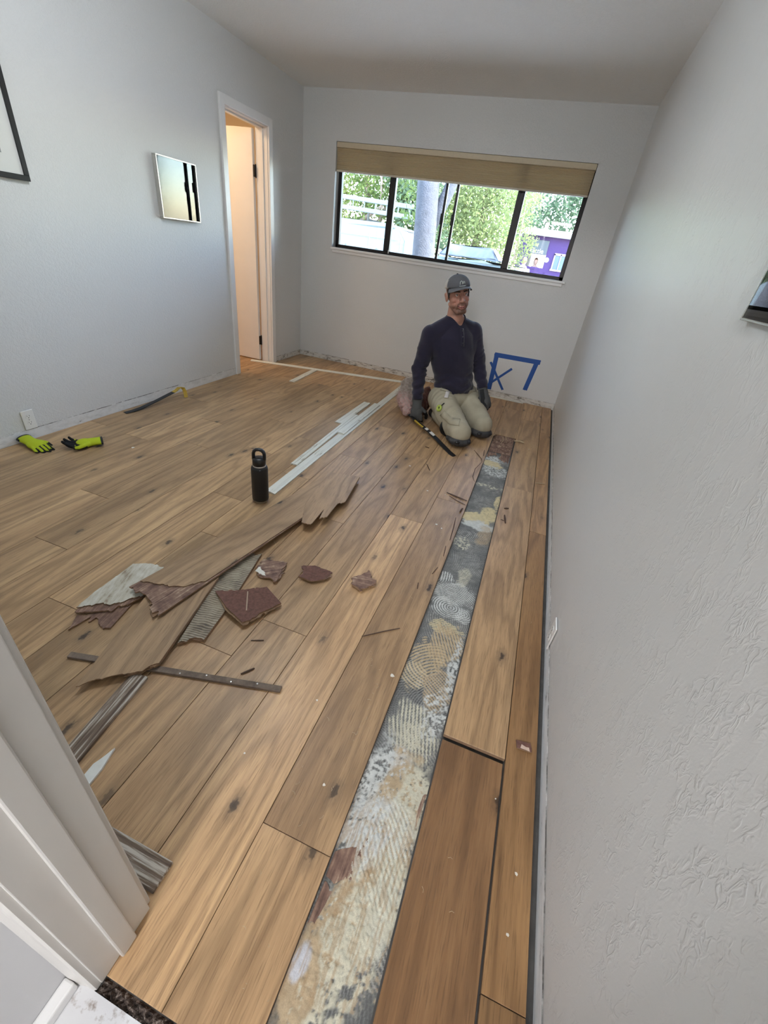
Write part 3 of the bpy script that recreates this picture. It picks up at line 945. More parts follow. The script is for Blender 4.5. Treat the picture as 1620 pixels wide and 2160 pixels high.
# B: jagged fragment lying across the far end
Bp = [(1.747, -2.73), (1.941, -2.677), (1.992, -3.009), (1.964, -3.05), (1.975, -3.201), (1.949, -3.241), (1.927, -3.139), (1.938, -3.297), (1.889, -3.316), (1.811, -3.136), (1.783, -2.92)]
zB = lambda x, y: zA(x, y) + 0.0112
fragment('broken_plank', 'short oak plank fragment with jagged fingers lying across the long plank', 'plank', Bp, {2: 0.010, 3: 0.004, 4: 0.010, 5: 0.003, 6: 0.003, 7: 0.018, 8: 0.006, 9: 0.008}, heading((1.992, -3.009), (1.941, -2.677)), zB,
         [('face_veneer', 0.0045, M['oak_gray'], {}, 1.0), ('core_ply', 0.0060, M['ply'], {3: (1.962, -3.03), 4: (1.955, -3.15), 5: (1.94, -3.19), 6: (1.925, -3.12), 7: (1.93, -3.22), 8: (1.885, -3.22), 9: (1.815, -3.08)}, 0.7)], 5)
# C: lower plank with pointed broken end towards the doorway
Cp = [(1.880, -4.231), (1.784, -3.815), (1.745, -3.815), (1.606, -3.985), (1.725, -4.395), (1.755, -4.352), (1.838, -4.289)]
fragment('broken_plank', 'loose oak plank with a pointed broken tip, under the longest plank', 'plank', Cp, {4: 0.004, 5: 0.007, 6: 0.008}, heading((1.880, -4.231), (1.784, -3.815)), lambda x, y: 0.0298 + 0.020 * min(0, y + 4.15),
         [('face_veneer', 0.0040, M['oak_gray'], {}, 1.0), ('core_ply', 0.0062, M['ply'], {4: (1.722, -4.375), 5: (1.752, -4.335)}, 0.7), ('back_ply', 0.0032, M['ply'], {4: (1.722, -4.375), 5: (1.752, -4.335)}, 0.7)], 7)
# E: pale glue-backed fragment at the left of the pile
Ep = [(1.425, -3.898), (1.470, -3.872), (1.545, -3.858), (1.597, -3.985), (1.598, -4.026), (1.564, -4.070), (1.536, -4.106), (1.466, -4.147), (1.444, -4.166), (1.432, -4.081), (1.430, -3.969)]
fragment('board_fragment', 'pale glue-smeared board fragment face down at the left of the pile', 'board', Ep, {0: 0.004, 1: 0.004, 4: 0.006, 5: 0.010, 6: 0.010, 7: 0.010, 8: 0.005, 9: 0.004}, heading((1.564, -4.07), (1.470, -3.80)), lambda x, y: 0.0215,
         [('glued_back', 0.0050, M['glue_pale'], {}, 1.0), ('core_ply', 0.0070, M['torn'], {5: (1.575, -4.085), 6: (1.545, -4.125), 7: (1.480, -4.165), 8: (1.452, -4.180)}, 1.0)], 9)
Fp = [(1.493, -4.170), (1.585, -4.060), (1.611, -4.177), (1.550, -4.173), (1.508, -4.180), (1.497, -4.243), (1.464, -4.185)]
fragment('board_fragment', 'thin torn ply fragment with a ragged edge, half under the pale fragment', 'board', Fp, {2: 0.012, 3: 0.012, 4: 0.008, 5: 0.006}, heading((1.58, -4.16), (1.55, -4.03)), lambda x, y: 0.0072,
         [('torn_face', 0.0068, M['torn'], {}, 1.0)], 11)
# G: glue-side-up plank piece right of C
Gp = [(1.836, -3.584), (1.889, -3.825), (1.913, -3.945), (1.935, -4.087), (1.892, -4.099), (1.866, -4.137), (1.771, -3.794), (1.774, -3.630)]
fragment('board_fragment', 'grey board fragment with combed glue back, right of the pointed plank', 'board', Gp, {3: 0.006, 4: 0.009, 6: 0.002, 7: 0.010, 2: 0.003}, heading((1.935, -4.087), (1.836, -3.584)), lambda x, y: 0.0146,
         [('glued_back', 0.0050, M['glue'], {}, 1.0), ('core_ply', 0.0088, M['ply'], {}, 0.8)], 13)
Hp = [(1.821, -3.882), (1.905, -3.835), (1.984, -3.769), (2.081, -3.817), (2.009, -3.968), (1.915, -3.935)]
fragment('wood_chunk', 'largest maroon-brown wood chunk with a pale scratch, against the grey fragment', 'wood chunk', Hp, {0: 0.006, 1: 0.008, 2: 0.005, 3: 0.006, 4: 0.004}, heading((1.915, -3.935), (1.821, -3.882)), lambda x, y: 0.0275 - 0.06 * max(0, x - 1.95),
         [('brown_face', 0.0055, M['ply_brown'], {}, 1.0), ('pale_layer', 0.0045, M['ply'], {3: (2.086, -3.822), 4: (2.015, -3.975), 5: (1.912, -3.942)}, 1.6)], 15)
bm = bmesh.new()
add_box(bm, (-0.0022, -0.052, 0.0), (0.0022, 0.052, 0.0006))
hk = [o for o in bpy.data.objects if o.name.startswith('wood_chunk')][0]
sc_ = obj('scratch', bm, plain('pale_scratch', (0.42, 0.31, 0.22), 0.8), hk)
sc_.matrix_parent_inverse = Matrix.Identity(4)
_w0 = Matrix.Translation((1.962, -3.872, 0.0275)) @ Matrix.Rotation(heading((1.995, -3.925), (1.928, -3.82)), 4, 'Z')
sc_.matrix_local = (Matrix.Translation(hk.location) @ Matrix.Rotation(hk.rotation_euler.z, 4, 'Z')).inverted() @ _w0
# the three torn chips to the right of the pile
def bent(cx, cy, a):
    return lambda x, y: 0.0105 + a * math.hypot(x - cx, y - cy)
Ip = [(1.875, -3.676), (1.866, -3.610), (1.969, -3.585), (1.992, -3.718), (1.958, -3.705), (1.900, -3.713)]
chips = [(Ip, 'torn wood chip with a white paint patch, nearest the grey fragment', 17, 0.05),
         ([(2.039, -3.581), (2.088, -3.547), (2.18, -3.556), (2.165, -3.610), (2.123, -3.645), (2.061, -3.645)], 'maroon torn wood chip between the other two chips on the floor', 19, 0.10),
         ([(2.267, -3.545), (2.318, -3.461), (2.377, -3.526), (2.334, -3.602), (2.285, -3.581)], 'pinkish torn wood chip lying alone, closest to the bared strip', 21, 0.08)]
for k, (o, lab, sd, bend) in enumerate(chips):
    cx = sum(p[0] for p in o) / len(o); cy = sum(p[1] for p in o) / len(o)
    t = fragment('torn_chip', lab, 'wood chip', o, {i: 0.010 for i in range(len(o))}, heading(o[0], o[2]), bent(cx, cy, bend),
             [('torn_face', 0.0040, M['torn'] if k != 1 else M['ply_brown'], {}, 1.0), ('pale_layer', 0.0040, M['torn'], {}, 1.3)], sd, 'torn chips beside the plank pile')
    if k == 0:
        ww = [(1.880, -3.700), (1.877, -3.668), (1.895, -3.660), (1.908, -3.672), (1.925, -3.668), (1.943, -3.690), (1.935, -3.702), (1.905, -3.705)]
        layer('white_patch', ragged_outline([Vector(p) for p in ww], {i: 0.004 for i in range(8)}, Vector((0, 1)), 4), lambda x, y: bent(cx, cy, bend)(x, y) + 0.0009, 0.0008, plain('old_white_paint', (0.72, 0.70, 0.62), 0.6), t, (Matrix.Translation((cx, cy, 0)) @ Matrix.Rotation(t.rotation_euler.z, 4, 'Z')).inverted())
Qp = [(3.030, -3.984), (3.075, -3.978), (3.079, -4.006), (3.034, -4.009)]
t = fragment('torn_chip', 'small red-brown wood chip on the narrow plank by the right wall', 'wood chip', Qp, {i: 0.003 for i in range(4)}, heading(Qp[0], Qp[1]), lambda x, y: 0.0058, [('brown_face', 0.0052, M['ply_brown'], {}, 1.0)], 23)
_q = [(3.045, -4.006), (3.048, -3.992), (3.062, -3.996), (3.071, -3.994), (3.074, -4.006)]
layer('pale_patch', [Vector(p) for p in _q], lambda x, y: 0.0064, 0.0006, plain('pale_pink_wood', (0.62, 0.46, 0.36), 0.7), t, (Matrix.Translation(t.location) @ Matrix.Rotation(t.rotation_euler.z, 4, 'Z')).inverted())

# thin dark batten running under plank C
def rod(name, label, cat, a, b, w, h, m, z0=0.0, group=None, bev=0.001, nails=0):
    a, b = Vector(a), Vector(b)
    L = (b - a).length
    o = thing(name, label, cat, ((a.x + b.x) / 2, (a.y + b.y) / 2, z0), heading(a, b), group)
    box('batten', (-w / 2, -L / 2, 0), (w / 2, L / 2, h), m, o, bev)
    return o, L
M['weathered'] = plain('weathered_dark_wood', (0.175, 0.130, 0.098), 0.85, var=0.3, scale=55, bump=0.002)
st, L = rod('tack_strip', 'thin dark nailed batten sticking out from under the pile', 'batten', (1.590, -4.314), (2.277, -4.137), 0.021, 0.0095, M['weathered'])
for k in range(4):
    bm = bmesh.new()
    add_lathe(bm, [(0.0, 0.0108), (0.0022, 0.0106), (0.003, 0.0096), (0.003, 0.009)], 10)
    nl = obj('nail_head', bm, M['steel'], st)
    nl.location = (0.004 * (-1) ** k, 0.02 + 0.085 * k, 0)

# loose mouldings: profile in (across, up), run along local y
MP1 = [(-0.031, 0), (-0.031, 0.010), (-0.028, 0.0125), (0.006, 0.0128), (0.010, 0.0105), (0.016, 0.0105), (0.019, 0.0085), (0.026, 0.0080), (0.031, 0.0060), (0.031, 0)]
MP2 = [(-0.030, 0), (-0.030, 0.006), (-0.024, 0.010), (-0.004, 0.0105), (-0.001, 0.007), (0.003, 0.007), (0.006, 0.0105), (0.026, 0.0105), (0.030, 0.007), (0.030, 0)]
wp = NT('worn_white_paint')
_co = wp.randvec(wp.coord())
_a = wp.noise(wp.mapping(_co, (40, 5, 40)), 1.0, 5.0, 0.65)
_c = wp.ramp(_a, [(0.27, (0.17, 0.145, 0.11)), (0.335, (0.45, 0.42, 0.34)), (0.39, (0.66, 0.655, 0.58)), (0.75, (0.70, 0.70, 0.64))])
M['worn'] = wp.done(wp.bsdf(_c, 0.5, 0, wp.bump(_a, 0.4, 0.001)))
wb = NT('weathered_moulding_back')
_co = wb.randvec(wb.coord())
_a = wb.noise(wb.mapping(_co, (110, 4, 40)), 1.0, 5.0, 0.65)
_c = wb.ramp(_a, [(0.34, (0.085, 0.056, 0.040)), (0.50, (0.21, 0.15, 0.105)), (0.60, (0.56, 0.51, 0.44))])
M['worn_back'] = wb.done(wb.bsdf(_c, 0.8, 0, wb.bump(_a, 0.6, 0.002)))
def moulding(label, a, b, prof, m, z0=0.0, z1=None, group='loose lengths of baseboard moulding', w=1.0, cut=None, name='moulding_strip'):
    a, b = Vector(a), Vector(b)
    L = (b - a).length
    z1 = z0 if z1 is None else z1
    bm = bmesh.new()
    vs = add_prism(bm, [(u * w, v) for u, v in prof], -L / 2, L / 2, 'y')
    if cut:
        for v in vs:
            s = 1 if v.co.y > 0 else -1
            v.co.y += cut[0 if s < 0 else 1] * v.co.x
    o = obj(name, bm, m)
    o.location = ((a.x + b.x) / 2, (a.y + b.y) / 2, (z0 + z1) / 2)
    o.rotation_euler = (math.asin((z1 - z0) / L), 0, heading(a, b))
    tag(o, label, 'moulding', group)
    return o
moulding('longest worn white moulding running from the bottle to the kneeling man', (1.563, -3.095), (1.517, -0.440), MP1, M['worn'])
moulding('white moulding length lying along the left side of the longest one', (1.494, -2.715), (1.452, -1.60), MP2, M['worn'], w=0.8)
moulding('short white moulding with a raw sawn end, on top of the longest one', (1.532, -2.085), (1.515, -1.24), MP1, M['worn'], 0.0131, w=0.9)
moulding('short grooved white moulding left of the stacked ones', (1.412, -1.862), (1.409, -1.225), MP2, M['worn'], w=1.15)
moulding('long white moulding lying crosswise from the side door to the sack', (-0.205, -0.735), (1.462, -0.262), MP1, M['worn'], w=0.75)
moulding('shortest white moulding touching the crosswise one near the side door', (0.545, -1.125), (0.505, -0.575), MP2, M['worn'], w=1.0)
moulding('white moulding length lying at the foot of the window wall under the blue tape', (2.425, -0.040), (2.795, -0.034), MP2, M['worn'], w=0.65)
moulding('dark weathered moulding length, back side up, under the pile by the door frame', (1.846, -4.281), (1.897, -4.665), MP1, M['worn_back'], 0.0, 0.0, w=0.95)
moulding('grey weathered moulding end lying right beside the near door frame', (1.93, -4.649), (2.290, -4.650), MP1, M['worn_back'], w=0.95)
bm = bmesh.new()
pts = [(-0.016, -0.10), (0.016, -0.10), (0.016, 0.030), (0.006, 0.085), (-0.004, 0.055), (-0.016, 0.035)]
add_prism(bm, pts, 0.0, 0.008, 'z')
for v in bm.verts:
    if v.co.x < -0.01 and v.co.z > 0.004:
        v.co.z = 0.004
o = obj('moulding_sliver', bm, plain('white_split_moulding', (0.76, 0.76, 0.71), 0.5, var=0.05, scale=60))
o.location = (1.966, -4.565, 0); o.rotation_euler = (0, 0, heading((1.97, -4.565), (1.963, -4.485)))
tag(o, 'pointed white split sliver between the dark moulding and the door frame', 'moulding', 'loose lengths of baseboard moulding')

# torn layers still glued at the end of the bared course, and at its edge
for k, (o, z, th) in enumerate((
    ([(2.627, -1.62), (2.802, -1.62), (2.802, -1.225), (2.627, -1.225)], -0.0105, 0.003),
    ([(2.630, -1.52), (2.800, -1.58), (2.802, -1.228), (2.640, -1.228)], -0.0072, 0.003),
    ([(2.640, -1.42), (2.790, -1.50), (2.802, -1.228), (2.660, -1.228)], -0.0036, 0.0032),
    ([(2.655, -1.36), (2.740, -1.40), (2.795, -1.228), (2.690, -1.228)], 0.0004, 0.0032),
    ([(2.628, -1.74), (2.700, -1.68), (2.690, -1.625), (2.629, -1.630)], -0.0112, 0.002),
    ([(2.720, -1.72), (2.798, -1.78), (2.800, -1.63), (2.735, -1.635)], -0.0112, 0.002),
    ([(2.626, -4.455), (2.672, -4.425), (2.686, -4.490), (2.650, -4.512), (2.626, -4.505)], -0.0112, 0.0026),
    ([(2.626, -4.595), (2.640, -4.590), (2.652, -4.525), (2.628, -4.515)], -0.0116, 0.002),
    ([(2.680, -4.44), (2.690, -4.395), (2.698, -4.39), (2.688, -4.45)], -0.0112, 0.002),
    ([(2.800, -4.33), (2.806, -4.24), (2.797, -4.25), (2.792, -4.30)], -0.0112, 0.002))):
    layer('torn_ply', ragged_outline([Vector(p) for p in o], {0: 0.018 if k < 6 else 0.006, 1: 0.004, 2: 0.006, 3: 0.004}, Vector((0, 1)), 60 + k), lambda x, y, z=z: z, th, M['torn'], floor, Matrix.Identity(4), M['torn'])

# individual splinters, flakes
M['splinter'] = plain('dark_splinter', (0.085, 0.045, 0.028), 0.8, var=0.3, scale=200)
M['splinter_pale'] = plain('pale_splinter', (0.46, 0.35, 0.22), 0.8, var=0.2, scale=200)
def splinter(pts, w, m='splinter', lab=None, z=0.0, grp='wood splinters on the floor'):
    P = [Vector(p) for p in pts]
    cx, cy = P[0].x, P[0].y
    bm = bmesh.new()
    q = []
    for i in range(len(P) - 1):
        for t in (0, 0.5):
            q.append(P[i].lerp(P[i + 1], t))
    q.append(P[-1])
    add_tube(bm, [(p.x - cx, p.y - cy, w * 0.42 + 0.0003) for p in q], [w * (0.35 + 0.65 * math.sin(PI * (i + 0.6) / (len(q) + 0.2))) / 2 for i in range(len(q))], 5, True, 0.7, (0, 0, 1))
    o = obj('wood_splinter', bm, M[m])
    o.location = (cx, cy, z)
    tag(o, lab or 'small dark wood splinter lying loose on the oak floor', 'splinter', grp)
splinter([(2.477, -2.519), (2.540, -2.536), (2.615, -2.555)], 0.011, lab='longest dark double-pointed splinter at the edge of the bared strip')
splinter([(2.500, -2.548), (2.560, -2.585), (2.612, -2.605)], 0.006, lab='second dark splinter, just below the longest one at the strip edge')
splinter([(2.521, -1.713), (2.560, -1.78), (2.600, -1.85), (2.612, -1.90)], 0.006, lab='dark splinter along the far left edge of the strip, before the left knee')
splinter([(2.612, -1.90), (2.585, -2.05), (2.590, -2.19), (2.614, -2.26)], 0.0045, lab='thin curled splinter bowed along the far left edge of the bared strip')
splinter([(2.596, -1.66), (2.606, -1.78)], 0.006, lab='short dark splinter close to the left knee, beside the strip')
splinter([(2.257, -2.189), (2.300, -2.273)], 0.008, lab='dark splinter lying alone on the plank in front of the pry bar tip')
splinter([(2.166, -1.891), (2.198, -1.899)], 0.009, lab='tiny dark splinter just left of the pry bar tip')
splinter([(2.852, -2.60), (2.866, -2.69)], 0.012, lab='longest of the three brown chips right of the yellow adhesive')
splinter([(2.842, -2.52), (2.866, -2.505)], 0.013, lab='upper of the three brown chips right of the yellow adhesive')
splinter([(2.836, -2.66), (2.856, -2.665)], 0.008, lab='lowest of the three brown chips right of the yellow adhesive')
splinter([(2.127, -4.142), (2.154, -4.104)], 0.008, lab='dark splinter next to the thin nailed batten')
splinter([(2.431, -3.816), (2.50, -3.755), (2.552, -3.712)], 0.005, lab='long thin splinter lying across the seam left of the tan adhesive')
splinter([(2.590, -2.78), (2.600, -2.90), (2.606, -3.02)], 0.006, lab='thin sliver standing off the strip edge left of the yellow adhesive')
splinter([(2.598, -3.08), (2.606, -3.17)], 0.005, lab='thin sliver along the strip edge, midway down the strip')
splinter([(2.606, -2.66), (2.60, -2.71)], 0.012, lab='stubby dark splinter on the strip edge below the two long ones')
splinter([(3.013, -2.031), (3.075, -2.008)], 0.009, 'splinter_pale', 'pale splinter on the narrow plank near the far right wall')
splinter([(2.800, -1.31), (2.845, -1.285), (2.885, -1.300)], 0.022, 'splinter_pale', 'pale curved shaving beside the torn far end of the strip', 0.0)
splinter([(2.842, -1.235), (2.872, -1.225)], 0.009, 'splinter_pale', 'tiny pale splinter above the pale curved shaving')
splinter([(2.612, -1.32), (2.630, -1.24)], 0.012, 'splinter_pale', 'pale splinter left of the torn far end, by the left knee pad')
splinter([(2.700, -1.45), (2.715, -1.33), (2.690, -1.25)], 0.006, 'splinter_pale', 'pale thread of wood over the torn far end of the strip', 0.0009)
splinter([(2.745, -1.33), (2.720, -1.24), (2.760, -1.225)], 0.006, 'splinter_pale', 'second pale thread of wood over the torn far end of the strip', 0.0009)
splinter([(2.60, -3.27), (2.588, -3.33)], 0.005, lab='small dark sliver on the strip edge beside the white combed swirls')
splinter([(2.545, -3.42), (2.552, -3.46)], 0.005, lab='small dark sliver on the plank left of the white combed swirls')
splinter([(2.075, -4.01), (2.115, -3.99)], 0.005, lab='thin dark splinter between the batten and the maroon chunk')
splinter([(1.72, -3.52), (1.80, -3.44), (1.86, -3.50)], 0.0025, 'splinter_pale', 'hair-thin pale fibre beside the edge of the longest loose plank', 0.0)
for (x, y, s, where) in ((2.593, -3.928, 0.009, 'white flake on the plank just left of the tan combed adhesive'), (2.534, -4.335, 0.005, 'pale flake on the plank left of the nearest white adhesive'),
                         (2.505, -2.905, 0.008, 'pale flake on the plank left of the bared strip, level with the yellow adhesive'), (2.540, -2.93, 0.006, 'smaller pinkish flake beside the flake level with the yellow adhesive'),
                         (2.475, -2.55, 0.004, 'tiny flake at the left tip of the longest dark splinter'), (0.545, -3.06, 0.012, 'large pale flake on the floor right of the yellow gloves'),
                         (2.40, -4.12, 0.004, 'tiny flake on the seam right of the nailed batten'), (2.29, -4.35, 0.004, 'tiny flake on the plank nearest the door frame'),
                         (3.06, -4.33, 0.005, 'flake on the narrow wall plank, farther of its two near flakes'), (3.05, -4.45, 0.005, 'flake on the narrow wall plank, nearest the camera'),
                         (2.99, -4.18, 0.003, 'tiny flake on the dark brown plank right of the strip'), (2.16, -2.28, 0.010, 'flake on the plank between the jagged fragment and the pry bar tip'),
                         (2.93, -1.40, 0.006, 'flake on the plank right of the torn far end of the strip'), (2.36, -2.56, 0.008, 'flake on the plank left of the longest dark splinter')):
    bm = bmesh.new()
    n = random.randint(5, 7)
    add_prism(bm, [(s * random.uniform(0.6, 1.1) * math.cos(2 * PI * i / n), s * random.uniform(0.5, 1.0) * math.sin(2 * PI * i / n)) for i in range(n)], 0.0002, 0.0018, 'z')
    o = obj('paint_flake', bm, plain('flake', (0.74, 0.70, 0.62), 0.6)) if 'flake' not in M else obj('paint_flake', bm, M['flake'])
    M.setdefault('flake', o.data.materials[0])
    o.location = (x, y, 0)
    tag(o, where, 'paint flake', 'pale flakes scattered on the floor')
# fine pale fibres and dust nobody could count
bm = bmesh.new()
for k in range(260):
    if k < 170:
        x, y = random.gauss(2.55, 0.22), random.uniform(-4.75, -1.3)
        if 2.615 < x < 2.815: x = 2.56
    elif k < 220:
        x, y = random.uniform(1.6, 2.4), random.gauss(-3.75, 0.25)
    else:
        x, y = random.uniform(0.1, 1.2), random.uniform(-3.3, -1.6)
    if x > 3.09 or (x < 2.3 and y < -4.6) or (x < 2.40 and -4.70 < y < -2.6) or (x < 1.65 and y < -3.9): continue
    a, l = random.uniform(0, PI), random.uniform(0.004, 0.016)
    add_tube(bm, [(x, y, 0.0008), (x + l * math.cos(a) * 0.5, y + l * math.sin(a) * 0.5, 0.0016), (x + l * math.cos(a + 0.4), y + l * math.sin(a + 0.4), 0.0008)], 0.0006, 4, True)
tag(obj('wood_fibres', bm, M['splinter_pale']), 'fine pale wood fibres strewn thinly over the oak floor', 'debris', None, 'stuff')

# ================================================================== wall things
def outlet(label, loc, rz):
    t = thing('wall_outlet', label, 'outlet', loc, rz)
    bm = bmesh.new(); add_box(bm, (-0.035, 0, -0.0575), (0.035, 0.0062, 0.0575), 0.003, 2); obj('cover_plate', bm, M['white_plastic'], t)
    for z in (-0.0195, 0.0195):
        bm = bmesh.new()
        add_prism(bm, [(0.0165 * math.cos(a) if abs(math.cos(a)) < 0.95 else 0.0165 * 0.95 * (1 if math.cos(a) > 0 else -1), z + 0.0140 * math.sin(a)) for a in np.linspace(0, 2 * PI, 24, endpoint=False)], 0.0062, 0.0078, 'x')
        bmesh.ops.transform(bm, matrix=Matrix(((0, 1, 0, 0), (1, 0, 0, 0), (0, 0, 1, 0), (0, 0, 0, 1))), verts=bm.verts)
        rc = obj('receptacle', bm, M['white_plastic'], t)
        bm = bmesh.new()
        add_box(bm, (-0.0075, 0.0078, z + 0.0005), (-0.0055, 0.0082, z + 0.0085)); add_box(bm, (0.0055, 0.0078, z + 0.001), (0.0075, 0.0082, z + 0.0078))
        add_tube(bm, [(0, 0.0076, z - 0.0065), (0, 0.0082, z - 0.0065)], 0.0026, 10)
        obj('slots', bm, M['dark'], rc)
    bm = bmesh.new(); add_tube(bm, [(0, 0.006, 0), (0, 0.0078, 0)], 0.0032, 12); obj('screw', bm, M['steel'], t)
outlet('white duplex outlet low on the left wall above the gloves', (0.0022, -3.273, 0.1205), math.radians(-90))
outlet('white duplex outlet low on the right wall seen nearly edge-on', (W - 0.0022, -3.540, 0.078), math.radians(90))

def picture(label, loc, rz, w, h, d, bar, fm, mat_c, img_m, img, glass=True, z_off=0.0):
    """framed picture: local x across, y out of the wall, z up; loc is the middle of its back"""
    t = thing('framed_picture', label, 'picture', loc, rz)
    for nm, lo, hi in (('frame_bar', (-w / 2, 0, h / 2 - bar), (w / 2, d, h / 2)), ('frame_bar', (-w / 2, 0, -h / 2), (w / 2, d, -h / 2 + bar)),
                       ('frame_bar', (-w / 2, 0, -h / 2 + bar), (-w / 2 + bar, d, h / 2 - bar)), ('frame_bar', (w / 2 - bar, 0, -h / 2 + bar), (w / 2, d, h / 2 - bar))):
        box(nm, lo, hi, fm, t, 0.0012)
    box('mat_board', (-w / 2 + bar, d * 0.3, -h / 2 + bar), (w / 2 - bar, d * 0.55, h / 2 - bar), mat_c, t)
    x0, x1, z0, z1 = img
    box('print', (x0, d * 0.55, z0), (x1, d * 0.55 + 0.0008, z1), img_m, t)
    if glass:
        box('picture_glass', (-w / 2 + bar, d * 0.78, -h / 2 + bar), (w / 2 - bar, d * 0.78 + 0.002, h / 2 - bar), M['picture_glass'], t)
    return t
g = NT('picture_glass')
_f = g.n('ShaderNodeFresnel'); _f.inputs[0].default_value = 1.5
_m = g.n('ShaderNodeMixShader'); _t = g.n('ShaderNodeBsdfTransparent'); _g = g.n('ShaderNodeBsdfGlossy'); _g.inputs['Roughness'].default_value = 0.015
g.l(g.math('ADD', _f.outputs[0], 0.02, clamp=True), _m.inputs[0]); g.l(_t.outputs[0], _m.inputs[1]); g.l(_g.outputs[0], _m.inputs[2])
M['picture_glass'] = g.done(_m.outputs[0])
M['silver'] = plain('silver_frame', (0.66, 0.65, 0.60), 0.25, 0.9, var=0.02)
M['mat_grey'] = plain('grey_green_mat', (0.36, 0.385, 0.35), 0.8, var=0.02, scale=5)
M['mat_white'] = plain('white_mat', (0.70, 0.70, 0.67), 0.85, var=0.01, scale=5)
pr_ = NT('soft_grey_print')
_co = pr_.coord()
_n = pr_.noise(pr_.mapping(_co, (9, 9, 5)), 1.0, 5.0, 0.6)
pr_ = pr_.done(pr_.bsdf(pr_.ramp(_n, [(0.35, (0.20, 0.21, 0.20)), (0.65, (0.42, 0.44, 0.41))]), 0.8))
picture('small silver framed picture on the left wall beside the side door', (0.0, -1.822, 1.4165), math.radians(-90), 0.378, 0.355, 0.035, 0.007, M['silver'], M['mat_grey'], pr_, (-0.10, 0.10, -0.09, 0.13))
picture('large black framed picture cut off by the left photo edge', (0.0, -3.26, 1.7425), math.radians(-90), 0.75, 0.85, 0.02, 0.024, M['black'], M['mat_white'], pr_, (-0.27, 0.27, -0.325, 0.30), False)
picture('thin silver framed picture on the right wall cut off by the photo edge', (W, -4.06, 1.50), math.radians(90), 0.60, 0.555, 0.014, 0.005, M['silver'], M['mat_grey'], plain('pale_blue_reflection', (0.42, 0.45, 0.50), 0.7, var=0.03), (0.235, 0.294, -0.232, 0.262))  # pale blue strip: the window's reflection painted behind the glass

# blue masking tape stuck to the window wall
tape_m = plain('blue_masking_tape', (0.016, 0.085, 0.34), 0.6, var=0.08, scale=120, bump=0.0006)
tp_ = thing('tape_outline', 'blue masking tape stuck as an open box with a cross on the window wall', 'tape', (2.58, -0.0002, 0.25))
def tape(a, b, wd, z):
    a, b = Vector(a), Vector(b)
    d = (b - a).normalized(); n = Vector((-d.y, d.x)) * wd / 2
    k = 6
    e0 = [a + n * (1 - 2 * i / k) + d * random.uniform(-0.003, 0.003) for i in range(k + 1)]
    e1 = [b - n * (1 - 2 * i / k) + d * random.uniform(-0.003, 0.003) for i in range(k + 1)]
    bm = bmesh.new()
    add_prism(bm, [(p.x - 2.58, p.y - 0.25) for p in e0 + e1], -z, -z - 0.0005, 'y')
    obj('tape_strip', bm, tape_m, tp_)
tape((2.392, 0.062), (2.383, 0.452), 0.047, 0.0)
tape((2.770, 0.134), (2.806, 0.425), 0.047, 0.0)
tape((2.358, 0.432), (2.842, 0.440), 0.047, 0.0006)
tape((2.349, 0.090), (2.578, 0.325), 0.025, 0.0006)
tape((2.338, 0.350), (2.540, 0.088), 0.025, 0.0012)

# ================================================================== water bottle
bt = thing('water_bottle', 'black insulated water bottle with carry-loop lid standing on the floor', 'bottle', (1.561, -3.183, 0.0), math.radians(18))
bk = plain('black_powder_coat', (0.010, 0.010, 0.0105), 0.45, var=0.15, scale=400)
bm = bmesh.new(); add_lathe(bm, [(0, 0.0), (0.0365, 0.0), (0.0395, 0.003), (0.0400, 0.010), (0.0405, 0.0125)], 40); obj('steel_base', bm, M['steel'], bt, True)
bm = bmesh.new(); add_lathe(bm, [(0.0398, 0.0120), (0.0425, 0.0145), (0.0437, 0.022), (0.0440, 0.10), (0.0440, 0.192), (0.0430, 0.203), (0.0395, 0.2115), (0.0345, 0.2150)], 40); obj('body', bm, bk, bt, True)
bm = bmesh.new(); add_lathe(bm, [(0.0342, 0.2145), (0.0345, 0.2205), (0.0335, 0.2215), (0.0325, 0.2215)], 40); obj('neck_ring', bm, M['steel'], bt, True)
bm = bmesh.new(); add_lathe(bm, [(0.0330, 0.2218), (0.0342, 0.2230), (0.0345, 0.2440), (0.0335, 0.2530), (0.0300, 0.2600), (0.0230, 0.2630), (0.0, 0.2640)], 36); lid = obj('lid', bm, M['black'], bt, True)
bm = bmesh.new()
pth = [(-0.0285, 0, 0.250), (-0.0285, 0, 0.268), (-0.0280, 0, 0.284), (-0.0240, 0, 0.296), (-0.0140, 0, 0.3045), (0, 0, 0.307), (0.0140, 0, 0.3045), (0.0240, 0, 0.296), (0.0280, 0, 0.284), (0.0285, 0, 0.268), (0.0285, 0, 0.250)]
add_tube(bm, pth, [0.0085] * 11, 10, True, 1.0)
for v in bm.verts:
    v.co.y *= 1.5
obj('carry_loop', bm, M['black'], lid, True)

# ================================================================== flat pry bar by the left wall
def strap(bm, pts, widths, th, side):
    """flat bar: pts centreline, side = width direction"""
    P = [Vector(p) for p in pts]
    s = Vector(side).normalized()
    rr = []
    for i, p in enumerate(P):
        d = (P[min(i + 1, len(P) - 1)] - P[max(i - 1, 0)]).normalized()
        n = d.cross(s).normalized()
        sd = n.cross(d).normalized()
        wv, t = widths[i] / 2, (th if not isinstance(th, (list, tuple)) else th[i]) / 2
        rr.append([bm.verts.new(p + sd * a * wv + n * b * t) for a, b in ((-1, -0.6), (-0.85, -1), (0.85, -1), (1, -0.6), (1, 0.6), (0.85, 1), (-0.85, 1), (-1, 0.6))])
    for a, b in zip(rr[:-1], rr[1:]):
        for k in range(8):
            bm.faces.new((a[k], a[(k + 1) % 8], b[(k + 1) % 8], b[k]))
    bm.faces.new(rr[0][::-1]); bm.faces.new(rr[-1])
